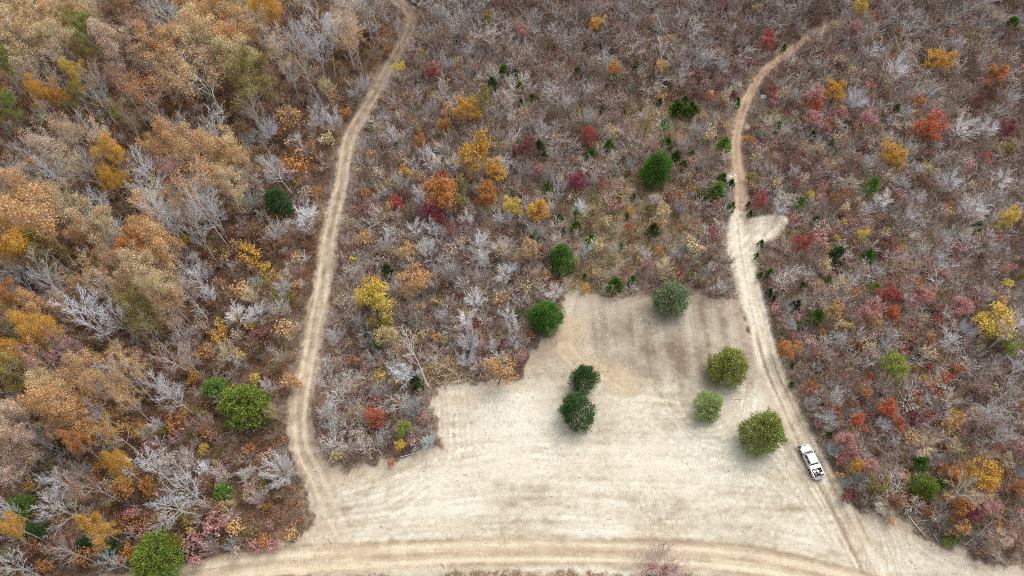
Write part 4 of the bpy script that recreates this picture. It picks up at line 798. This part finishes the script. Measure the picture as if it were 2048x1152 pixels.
pole('fallen_tree', (1990, 690), (2075, 615), 7.0, DEAD, 614, 'long white leaning trunk crossing the large yellow tree', 'leaning tree', 1.2, (0.6, 0.58, 0.55, 1))
pole('fallen_tree', (1984, 770), (2085, 700), 8.0, DEAD, 615, 'white leaning trunk in front of the large yellow tree', 'leaning tree', 1.1, (0.6, 0.58, 0.55, 1))
# brush pile
rng = np.random.default_rng(620); bx, by = map(float, P(890, 742)); n = 700
q = rng.normal(0, 1, (n, 2)) * np.array([2.7, 1.2]); hgt = 1.5 * np.exp(-(q[:, 0] / 2.2) ** 2 - (q[:, 1] / 1.5) ** 2) * rng.uniform(0.1, 1, n)
a = rng.uniform(0, 6.28, n); l = rng.uniform(0.8, 2.6, n); dz = rng.uniform(-0.25, 0.45, n)
c0 = np.stack([q[:, 0], q[:, 1], hgt + 0.1], 1); dv = np.stack([np.cos(a), np.sin(a), dz], 1) * l[:, None] / 2
p0, p1 = c0 - dv, c0 + dv; p0[:, 2] = np.maximum(p0[:, 2], 0.02); p1[:, 2] = np.maximum(p1[:, 2], 0.02)
r = rng.uniform(0.015, 0.05, n)
V, Q = prisms(np.concatenate([p0, p1, r[:, None], r[:, None] * 0.5], 1), 4)
cc = np.repeat(SCOL[rng.integers(0, 6, n)] * 0.95, 8, 0)
top('brush_pile', mesh_np('brush_pile', V, [Q], [M_STICK], None, {'tint': cc}), (bx, by, gz1(bx, by)), 'tangled tan and brown brush pile at the inner corner of the clearing', 'brush pile')
# toppled root ball: a lumpy plate of pale soil with broken roots
rng = np.random.default_rng(630); bx, by = map(float, P(1766, 1018, 0.6))
nu, nv = 26, 14; V = []
for j in range(nv + 1):
    th = math.pi * j / nv
    for i in range(nu):
        ph = 2 * math.pi * i / nu; d = np.array([math.sin(th) * math.cos(ph), math.sin(th) * math.sin(ph), math.cos(th)])
        k = 1 + 0.5 * (float(vn(np.array([d[0] * 2.5 + 7]), np.array([d[1] * 2.5 + d[2] * 3]), 5)[0]) - 0.5) + 0.3 * (rng.uniform() - 0.5)
        V.append(d * k * np.array([1.25, 0.75, 0.95]) + np.array([0, 0, 0.75]))
Qd = [(j * nu + i, j * nu + (i + 1) % nu, (j + 1) * nu + (i + 1) % nu, (j + 1) * nu + i) for j in range(nv) for i in range(nu)]
M_CLAY = paint('pale root soil', (0.66, 0.6, 0.48), 0.95, var=0.1, spec=0.1)
rb = empty_thing('root_ball', (bx, by, gz1(bx, by) - 0.1), 'pale toppled root ball with soil still on its roots', 'root ball', rot=-0.6)
kid('soil', mesh_np('root_ball soil', np.array(V), [np.array(Qd)], [M_CLAY]), rb)
n = 46; a = rng.uniform(0, 6.28, n); e = rng.uniform(-0.2, 0.9, n); l = rng.uniform(0.4, 1.0, n)
c0 = np.stack([np.cos(a) * 0.8, np.sin(a) * 0.45, 0.55 + 0.5 * e], 1); d = np.stack([np.cos(a + rng.normal(0, .4, n)), np.sin(a + rng.normal(0, .4, n)), e * 0.6], 1) * l[:, None]
rr = rng.uniform(0.02, 0.05, n); V, Q = prisms(np.concatenate([c0, c0 + d, rr[:, None], rr[:, None] * 0.3], 1), 4)
kid('roots', mesh_np('root_ball roots', V, [Q], [M_TWIG]), rb, (0.55, 0.48, 0.38, 1))

STEM = dict(kids=(7, 4), nseg=(7, 3, 2), L0=5.0, r0=0.09, ang=(0.6, 0.5), ln=(0.35, 0.5), start=(0.35, 0.2), up=(0.0, 0.05, 0.0), wob=(0.04, 0.08, 0.1), rmin=0.02)
bpy.context.view_layer.update()
for k, (tx_, ty_, tz_) in enumerate(((1775, 964, 4.0), (1789, 972, 4.2), (1803, 986, 3.6), (1758, 985, 3.0))):
    st_ = pole('stem', (1767, 1012), (tx_, ty_), tz_, STEM, 660 + k, None, '', 1.3, PALE, 0.8); del st_['category']
    bpy.context.view_layer.update(); st_.parent = rb; st_.matrix_parent_inverse = rb.matrix_world.inverted()
# ------------------------------------------------------------------ the pickup
import bmesh
WHITE = paint('white car paint', (0.8, 0.8, 0.79), 0.28, var=0.02, dirt=(0.74, 0.72, 0.68))
DUSTY = paint('dusty lower paint', (0.62, 0.61, 0.57), 0.45, var=0.05, dirt=(0.48, 0.43, 0.35))
GLASS = paint('tinted glass', (0.012, 0.016, 0.018), 0.06, var=0.0, dirt=(0.02, 0.025, 0.025)); SHIELD = paint('windscreen glass', (0.07, 0.12, 0.12), 0.08, var=0.0, dirt=(0.3, 0.38, 0.36))
BLACK = paint('black plastic', (0.02, 0.02, 0.022), 0.6); LINER = paint('dark bed liner', (0.035, 0.036, 0.045), 0.8, dirt=(0.06, 0.06, 0.065)); RUBBER = paint('tyre rubber', (0.03, 0.03, 0.03), 0.9, dirt=(0.1, 0.085, 0.065))
STEEL = paint('grey steel', (0.42, 0.45, 0.46), 0.45, 0.6, dirt=(0.3, 0.32, 0.33)); GATE = paint('worn tailgate', (0.2, 0.24, 0.26), 0.6, dirt=(0.3, 0.32, 0.32)); CHROME = paint('wheel alloy', (0.55, 0.55, 0.55), 0.35, 0.7, dirt=(0.38, 0.35, 0.3))
REDL = paint('red lamp lens', (0.35, 0.01, 0.02), 0.2); CLEAR = paint('clear lamp lens', (0.65, 0.66, 0.68), 0.15); REDP = paint('faded red plastic', (0.6, 0.1, 0.14), 0.5, dirt=(0.68, 0.25, 0.3)); WP = paint('white plastic', (0.8, 0.8, 0.8), 0.5); TEAL = paint('grey green plastic', (0.16, 0.2, 0.19), 0.5); SACK = paint('brown sacking', (0.33, 0.25, 0.19), 0.9, dirt=(0.45, 0.36, 0.3)); MAUVE = paint('torn grey plastic', (0.3, 0.24, 0.26), 0.7)
def bm_mesh(name, bm, mat, bevel=0.0, smooth=False):
    if bevel: bmesh.ops.bevel(bm, geom=bm.edges[:], offset=bevel, segments=2, affect='EDGES', clamp_overlap=True)
    bmesh.ops.recalc_face_normals(bm, faces=bm.faces[:])
    me = bpy.data.meshes.new(name); bm.to_mesh(me); bm.free(); me.materials.append(mat)
    if smooth: me.polygons.foreach_set('use_smooth', [True] * len(me.polygons))
    return me
def add_hexa(bm, c8):
    v = [bm.verts.new(c) for c in c8]
    for f in ((0, 3, 2, 1), (4, 5, 6, 7), (0, 1, 5, 4), (1, 2, 6, 5), (2, 3, 7, 6), (3, 0, 4, 7)): bm.faces.new([v[i] for i in f])
def box(x0, x1, y0, y1, z0, z1, bm=None):
    bm = bm or bmesh.new(); add_hexa(bm, [(x0, y0, z0), (x1, y0, z0), (x1, y1, z0), (x0, y1, z0), (x0, y0, z1), (x1, y0, z1), (x1, y1, z1), (x0, y1, z1)]); return bm
def extr(prof, y0, y1, bm=None):
    bm = bm or bmesh.new(); a = [bm.verts.new((x, y0, z)) for x, z in prof]; b = [bm.verts.new((x, y1, z)) for x, z in prof]; n = len(prof)
    bm.faces.new(a); bm.faces.new(b[::-1])
    for i in range(n): bm.faces.new((a[i], b[i], b[(i + 1) % n], a[(i + 1) % n]))
    return bm
def lathe(prof, n=20, bm=None, axis='Z'):
    bm = bm or bmesh.new(); rings = []
    for r, z in prof:
        ring = []
        for i in range(n):
            a = 2 * math.pi * i / n; c = (r * math.cos(a), r * math.sin(a), z) if axis == 'Z' else (r * math.cos(a), z, r * math.sin(a)); ring.append(bm.verts.new(c))
        rings.append(ring)
    for j in range(len(rings) - 1):
        for i in range(n): bm.faces.new((rings[j][i], rings[j][(i + 1) % n], rings[j + 1][(i + 1) % n], rings[j + 1][i]))
    return bm
fx, fy = map(float, P(1609.5, 889.5, 0.95)); rx, ry = map(float, P(1641.0, 957.5, 0.72))
yaw = math.atan2(fy - ry, fx - rx); TL = math.hypot(fx - rx, fy - ry); TS = TL / 6.05
mx_, my_ = rx + math.cos(yaw) * 3.3 * TS, ry + math.sin(yaw) * 3.3 * TS
print('truck length', TL, 'scale', TS, 'yaw', math.degrees(yaw))
truck = empty_thing('pickup_truck', (mx_, my_, gz1(mx_, my_) - 0.02), 'white extended-cab pickup parked on the pale dirt road, tailgate down', 'pickup truck', rot=yaw); truck.scale = (TS,) * 3
AX = (1.78, -1.62)
def arch(cx, r, z0): return [(cx - r * math.cos(math.pi * k / 8), z0 + r * math.sin(math.pi * k / 8)) for k in range(9)]
side = [(-2.74, 0.55)] + arch(AX[1], 0.47, 0.5) + arch(AX[0], 0.47, 0.5) + [(2.7, 0.55), (2.74, 0.95), (1.6, 1.13), (-0.8, 1.16), (-2.74, 1.16)]
bm = extr(side, 0.9, 0.985); extr(side, -0.985, -0.9, bm)
body = kid('body', bm_mesh('truck body', bm, DUSTY, 0.015), truck)
bm = box(-0.8, 1.58, -0.897, 0.897, 0.5, 1.145); kid('cab', bm_mesh('truck cab', bm, WHITE, 0.02), truck)
bm = bmesh.new(); add_hexa(bm, [(1.62, -0.93, 0.7), (2.72, -0.9, 0.7), (2.72, 0.9, 0.7), (1.62, 0.93, 0.7), (1.62, -0.86, 1.2), (2.62, -0.74, 1.06), (2.62, 0.74, 1.06), (1.62, 0.86, 1.2)])
hood = kid('hood', bm_mesh('truck hood', bm, WHITE, 0.05), truck)
bm = bmesh.new(); add_hexa(bm, [(-0.8, -0.9, 1.15), (1.62, -0.9, 1.15), (1.62, 0.9, 1.15), (-0.8, 0.9, 1.15), (-0.7, -0.7, 1.82), (0.92, -0.68, 1.82), (0.92, 0.68, 1.82), (-0.7, 0.7, 1.82)])
roof = kid('roof', bm_mesh('truck roof', bm, WHITE, 0.045), truck)
def pane(name, c4, off, mat):
    c = [Vector(q) for q in c4]; nn = (c[1] - c[0]).cross(c[3] - c[0]).normalized()
    if nn.dot(sum(c, Vector()) / 4 - Vector((0.4, 0, 1.4))) < 0: nn = -nn
    bm = bmesh.new(); add_hexa(bm, [q - nn * 0.03 for q in c] + [q + nn * off for q in c]); return kid(name, bm_mesh(name, bm, mat), truck)
def lerp(a, b, t): return tuple(a[i] * (1 - t) + b[i] * t for i in range(3))
def face_pane(name, A, B, Cc, D, u0, u1, v0, v1, mat):
    """pane on the quad A,B (bottom) D,C (top)"""
    f = lambda u, v: lerp(lerp(A, B, u), lerp(D, Cc, u), v); return pane(name, [f(u0, v0), f(u1, v0), f(u1, v1), f(u0, v1)], 0.008, mat)
face_pane('windshield', (1.62, -0.9, 1.15), (1.62, 0.9, 1.15), (0.92, 0.68, 1.82), (0.92, -0.68, 1.82), 0.05, 0.95, 0.1, 0.93, SHIELD)
face_pane('rear_window', (-0.8, -0.9, 1.15), (-0.8, 0.9, 1.15), (-0.7, 0.7, 1.82), (-0.7, -0.7, 1.82), 0.08, 0.92, 0.2, 0.9, GLASS)
for s in (1, -1):
    A, B, Cc, D = (-0.8, 0.9 * s, 1.15), (1.62, 0.9 * s, 1.15), (0.92, 0.68 * s, 1.82), (-0.7, 0.7 * s, 1.82)
    face_pane('side_window', A, B, Cc, D, 0.07, 0.42, 0.13, 0.85, GLASS); face_pane('side_window', A, B, Cc, D, 0.48, 0.85, 0.13, 0.85, GLASS)
    m_ = kid('mirror', bm_mesh('mirror', box(1.12, 1.3, 0.98 * s, 1.24 * s, 1.16, 1.38) if s > 0 else box(1.12, 1.3, -1.24, -0.98, 1.16, 1.38), BLACK, 0.03), truck)
    kid('door_handle', bm_mesh('door_handle', box(0.1, 0.26, 0.983 * s, 1.0 * s, 0.98, 1.02) if s > 0 else box(0.1, 0.26, -1.0, -0.983, 0.98, 1.02), BLACK), truck)
    kid('tail_light', bm_mesh('tail_light', box(-2.765, -2.62, 0.88, 0.99, 0.85, 1.168) if s > 0 else box(-2.765, -2.62, -0.99, -0.88, 0.85, 1.168), REDL, 0.01), truck)
    for axx in AX:
        w = kid('wheel', bm_mesh('tyre', lathe([(0.24, -0.12), (0.35, -0.13), (0.385, -0.1), (0.39, 0), (0.385, 0.1), (0.35, 0.13), (0.24, 0.12)], 28, axis='Y'), RUBBER, smooth=True), truck); w.location = (axx, 0.86 * s, 0.385)
        kid('rim', bm_mesh('rim', lathe([(0.0, 0.05 * s), (0.07, 0.06 * s), (0.1, 0.03 * s), (0.2, 0.05 * s), (0.245, 0.11 * s), (0.25, 0.0)], 20, axis='Y'), CHROME), w)
kid('chassis', bm_mesh('chassis', box(-2.7, 2.6, -0.6, 0.6, 0.36, 0.52), BLACK), truck)
kid('bed_floor', bm_mesh('bed floor', box(-2.74, -0.82, -0.898, 0.898, 0.66, 0.72), LINER), truck)
bm = box(-2.73, -0.83, 0.86, 0.897, 0.72, 1.13); box(-2.73, -0.83, -0.897, -0.86, 0.72, 1.13, bm); box(-0.86, -0.815, -0.86, 0.86, 0.72, 1.13, bm); box(-2.05, -1.2, 0.66, 0.86, 0.72, 0.95, bm); box(-2.05, -1.2, -0.86, -0.66, 0.72, 0.95, bm)
kid('bed_liner', bm_mesh('bed liner', bm, LINER), truck)
for y0 in (0.855, -0.99): kid('bed_rail', bm_mesh('bed rail', box(-2.74, -0.82, y0, y0 + 0.135, 1.163, 1.185), WHITE, 0.008), truck)
bm = box(-3.3, -2.77, -0.84, 0.84, 0.66, 0.72)
for k in range(6): box(-3.24 + 0.08 * k, -3.2 + 0.08 * k, -0.74, 0.74, 0.72, 0.73, bm)
kid('tailgate', bm_mesh('tailgate', bm, GATE, 0.004), truck)
kid('rear_bumper', bm_mesh('rear bumper', box(-2.98, -2.76, -0.95, 0.95, 0.42, 0.6), STEEL, 0.03), truck)
kid('front_bumper', bm_mesh('front bumper', box(2.72, 2.9, -0.97, 0.45, 0.45, 0.66), STEEL, 0.04), truck)
bm = box(2.725, 2.76, -0.62, 0.62, 0.68, 0.93)
for k in range(4): box(2.76, 2.775, -0.6, 0.6, 0.71 + 0.06 * k, 0.735 + 0.06 * k, bm)
kid('grille', bm_mesh('grille', bm, BLACK), truck)
kid('headlight', bm_mesh('headlight', box(2.72, 2.78, -0.93, -0.64, 0.72, 0.92), CLEAR, 0.02), truck)
h = kid('broken_corner', bm_mesh('broken corner', box(2.4, 2.78, 0.52, 0.99, 0.7, 1.075), BLACK, 0.03), truck); h['label'] = 'dark open corner where the headlight and bumper end are missing'
rng = np.random.default_rng(640); n = 16; a = rng.uniform(-0.6, 2.2, n); c0 = np.stack([rng.uniform(2.6, 2.85, n), rng.uniform(0.5, 1.05, n), rng.uniform(0.55, 1.0, n)], 1)
d = np.stack([np.cos(a), np.sin(a), rng.uniform(-0.5, 0.4, n)], 1) * rng.uniform(0.2, 0.5, n)[:, None]; V, Q = prisms(np.concatenate([c0, c0 + d, np.full((n, 1), 0.05), np.full((n, 1), 0.03)], 1), 4)
kid('torn_bumper', mesh_np('torn bumper', V, [Q], [MAUVE]), h)
bm = box(-1.55, -0.9, -0.985, 0.985, 1.19, 1.33); bx_ = kid('toolbox', bm_mesh('toolbox', bm, WHITE, 0.03), truck)
kid('toolbox_body', bm_mesh('toolbox body', box(-1.5, -0.95, -0.65, 0.65, 0.8, 1.188), WP), bx_)
kid('latch', bm_mesh('latch', box(-1.4, -1.26, 0.42, 0.62, 1.331, 1.35), BLACK, 0.005), bx_)
def in_bed(x, y): 
    c, s = math.cos(yaw), math.sin(yaw); return (mx_ + TS * (x * c - y * s), my_ + TS * (x * s + y * c), truck.location[2] + 0.722 * TS)
BUCK = bm_mesh('bucket', lathe([(0.0, 0.0), (0.13, 0.0), (0.155, 0.36), (0.165, 0.365), (0.165, 0.38), (0.15, 0.385), (0.0, 0.39)], 20), WP, smooth=False)
HAND = mesh_np('bucket handle', *(lambda vq: (vq[0], [vq[1]]))(prisms([(np.array([0.165 * math.cos(t), 0.165 * math.sin(t), 0.33]), np.array([0.165 * math.cos(t + .3), 0.165 * math.sin(t + .3), 0.33]), .006, .006) for t in np.arange(0, 3.0, .3)], 4)), [STEEL])
for (x, y, lab) in ((-1.95, 0.5, 'lidded white bucket beside the red fuel can in the pickup bed'), (-1.98, -0.12, 'lidded white bucket on the grey tub side, middle of the pickup bed'), (-2.5, -0.6, 'white bucket alone at the back corner of the pickup bed')):
    b = empty_thing('plastic_bucket', in_bed(x, y), lab, 'bucket', 'white buckets in the pickup bed', yaw); kid('pail', BUCK, b); kid('handle', HAND, b)
g = empty_thing('fuel_can', in_bed(-2.35, 0.45), 'faded red fuel can standing in the pickup bed', 'fuel can', rot=yaw + 0.3)
kid('canister', bm_mesh('can body', box(-0.17, 0.17, -0.12, 0.12, 0, 0.34), REDP, 0.04), g)
bm = box(-0.12, 0.1, -0.02, 0.02, 0.4, 0.43); box(-0.12, -0.08, -0.02, 0.02, 0.33, 0.4, bm); box(0.06, 0.1, -0.02, 0.02, 0.33, 0.4, bm); kid('handle', bm_mesh('can handle', bm, REDP), g)
kid('spout', bm_mesh('can spout', lathe([(0.035, 0.33), (0.03, 0.42), (0.0, 0.43)], 10), BLACK), g).location = (0.13, 0, 0)
t = empty_thing('storage_tub', in_bed(-2.2, -0.3), 'round grey-green tub of gear in the pickup bed', 'tub', rot=yaw)
kid('tub_shell', bm_mesh('tub', lathe([(0.0, 0.0), (0.22, 0.0), (0.27, 0.26), (0.29, 0.26), (0.29, 0.28), (0.25, 0.28), (0.22, 0.1), (0.0, 0.1)], 20), TEAL), t)
rng = np.random.default_rng(650); V = []; nu, nv = 18, 8
for j in range(nv + 1):
    th = math.pi * j / nv
    for i in range(nu):
        ph = 6.2832 * i / nu; k = 1 + 0.25 * rng.normal(0, 0.6); V.append((0.24 * k * math.sin(th) * math.cos(ph), 0.42 * k * math.sin(th) * math.sin(ph), 0.17 + 0.17 * k * math.cos(th)))
Qd = [(j * nu + i, j * nu + (i + 1) % nu, (j + 1) * nu + (i + 1) % nu, (j + 1) * nu + i) for j in range(nv) for i in range(nu)]
top('burlap_sack', mesh_np('burlap_sack', np.array(V), [np.array(Qd)], [SACK]), in_bed(-1.8, 0.16), 'crumpled brown sack lying against the toolbox in the pickup bed', 'sack', None, yaw)

# ------------------------------------------------------------------ labels: each thing by its look and by the landmark it stands next to
LANDMARKS = [("the white pickup", 1622, 922), ("the brush pile", 885, 735), ("the toppled root ball", 1766, 1017), ("the road spur", 1552, 452), ("the lone dark cedar", 553, 412), ("the two touching cedars", 487, 810),
 ("the track mouth cedar", 313, 1118), ("the tall green cedar", 1313, 345), ("the beyond-mulch cedar", 1120, 517), ("the mulch corner cedar", 1088, 640), ("the blue-green mulch-edge cedar", 1340, 600),
 ("the olive roadside cedar", 1452, 735), ("the broad pickup-side cedar", 1528, 862), ("the pickup road's creamy bush", 1741, 695), ("the narrow track's creamy bush", 1462, 361), ("the track junction", 640, 965), ("the oak wood track's bend", 822, 40), ("the faint corner track", 2010, 35)]
NAMED = [("the lime leafy tree", 1793, 729, 'bright lime green leafy tree alone among grey saplings beside the pickup road', 'maple_tree'), ("the large yellow tree", 1998, 647, 'large yellow leafy tree crossed by white leaning trunks', 'maple_tree'),
 ("the large golden tree", 1970, 953, 'large golden leafy tree beside the pale sprawling bare tree', 'maple_tree'), ("the rust orange tree", 1861, 251, 'bright rust orange tree, brightest of the far thicket', 'maple_tree'), ("the golden track tree", 750, 592, 'large yellow maple in the thicket beside the oak wood track', 'maple_tree'),
 ("the tall golden tree", 950, 301, 'tall golden tree standing behind a white bare tree', 'maple_tree'), ("the golden pair", 931, 208, 'golden tree standing against a more olive partner', 'maple_tree'), ("the orange track maple", 882, 400, 'large orange tree behind the magenta tree in the thicket', 'maple_tree'),
 ("the scarlet tree", 1604, 484, 'scarlet tree just past the road spur', 'maple_tree'), ("the far golden tree", 1669, 180, 'golden brown tree next to the pink trees of the far thicket', 'maple_tree'), ("the dark red track tree", 1534, 82, 'dark red tree standing beside the narrow far track', 'maple_tree'),
 ("the round orange tree", 1575, 696, 'round brownish orange tree at the pale road edge', 'maple_tree'), ("the far golden bush tree", 1789, 309, 'golden tree alone in the grey far thicket', 'maple_tree'), ("the peach track tree", 827, 554, 'peach leafy tree just past the yellow maple', 'maple_tree'),
 ("the huge peach oak", 51, 435, 'huge peach oak, widest crown in the wood', 'oak_tree'), ("the lime oak", 161, 51, 'tall lime green oak between tan crowns', 'oak_tree'), ("the golden orange oak", 533, 14, 'golden oak at the far edge of the wood', 'oak_tree'), ("the slim golden oak", 221, 304, 'slim golden oak above a smaller golden one', 'oak_tree'),
 ("the great white tree", 168, 612, 'great white-barked leafless tree with the widest bare crown in the wood', 'bare_tree'), ("the white starburst tree", 339, 1015, 'white starburst-shaped leafless tree in the near oak wood', 'bare_tree'), ("the round white tree", 561, 943, 'round white leafless tree beside the bend of the oak wood track', 'bare_tree'),
 ("the rust orange shrub tree", 750, 835, 'rust orange leafy tree near the track junction', 'maple_tree'), ("the peach edge tree", 1001, 739, 'peach leafy tree on the clearing edge past the brush pile', 'maple_tree'), ("the twin gold oak", 191, 1056, 'compact golden oak in front of a white bare tree', 'oak_tree')]
for ph, a, b, lab, nm in NAMED:
    best = min((t for t in THINGS if t['label'] is None and t['o'].name.split('.')[0] == nm), key=lambda t: math.hypot(t['px'] - a, t['py'] - b))
    best['label'] = lab; LANDMARKS.append((ph, best['px'], best['py'])); best['self'] = ph
ORD = ['nearest', 'second nearest', 'third nearest', 'fourth nearest', 'fifth nearest', 'sixth nearest', 'seventh nearest', 'eighth nearest', 'ninth nearest', 'tenth nearest', 'eleventh nearest', 'twelfth nearest']
def sector(t, L):
    dx, dy = t['px'] - L[1], t['py'] - L[2]
    if abs(dy) >= abs(dx): return 0 if dy < 0 else 1
    return 2 if dx < 0 else 3
byd = {}
for t in THINGS: byd.setdefault(t['desc'], []).append(t)
for desc, ts in byd.items():
    rank = {}
    for li, L in enumerate(LANDMARKS):
        sec = {}
        for t in ts: sec.setdefault(sector(t, L), []).append((math.hypot(t['px'] - L[1], t['py'] - L[2]), id(t)))
        for s, l in sec.items():
            for k, (d, i) in enumerate(sorted(l)): rank[(i, li)] = (k, s, d)
    for t in ts:
        if t['label']: continue
        cand = [(rank[(id(t), li)][0] * 70 + rank[(id(t), li)][2], li) for li in range(len(LANDMARKS)) if LANDMARKS[li][0] != t.get('self') and rank[(id(t), li)][2] > 8 and rank[(id(t), li)][0] < 12]
        if not cand: t['label'] = desc + ' standing among similar ones'; continue
        w = bool(region_in(np.array([t['x']]), np.array([t['y']]))[0])
        for _, li in sorted(cand):
            k, s, d = rank[(id(t), li)]; ph = LANDMARKS[li][0]
            rel = ('beyond %s', 'on the near side of %s', 'deeper in the wood than %s' if w else 'on the wood side of %s', 'toward the track from %s' if w else 'past %s from the wood')[s] % ph
            t['label'] = f'{ORD[k]} {desc} {rel}'
            if len(t['label'].replace('-', ' ').split()) <= 16: break
cnt = {}
for t in THINGS:
    t['o']['label'] = t['label']; nm = t['o'].name.split('.')[0]; cnt[nm] = cnt.get(nm, 0) + 1
print("counts", cnt)
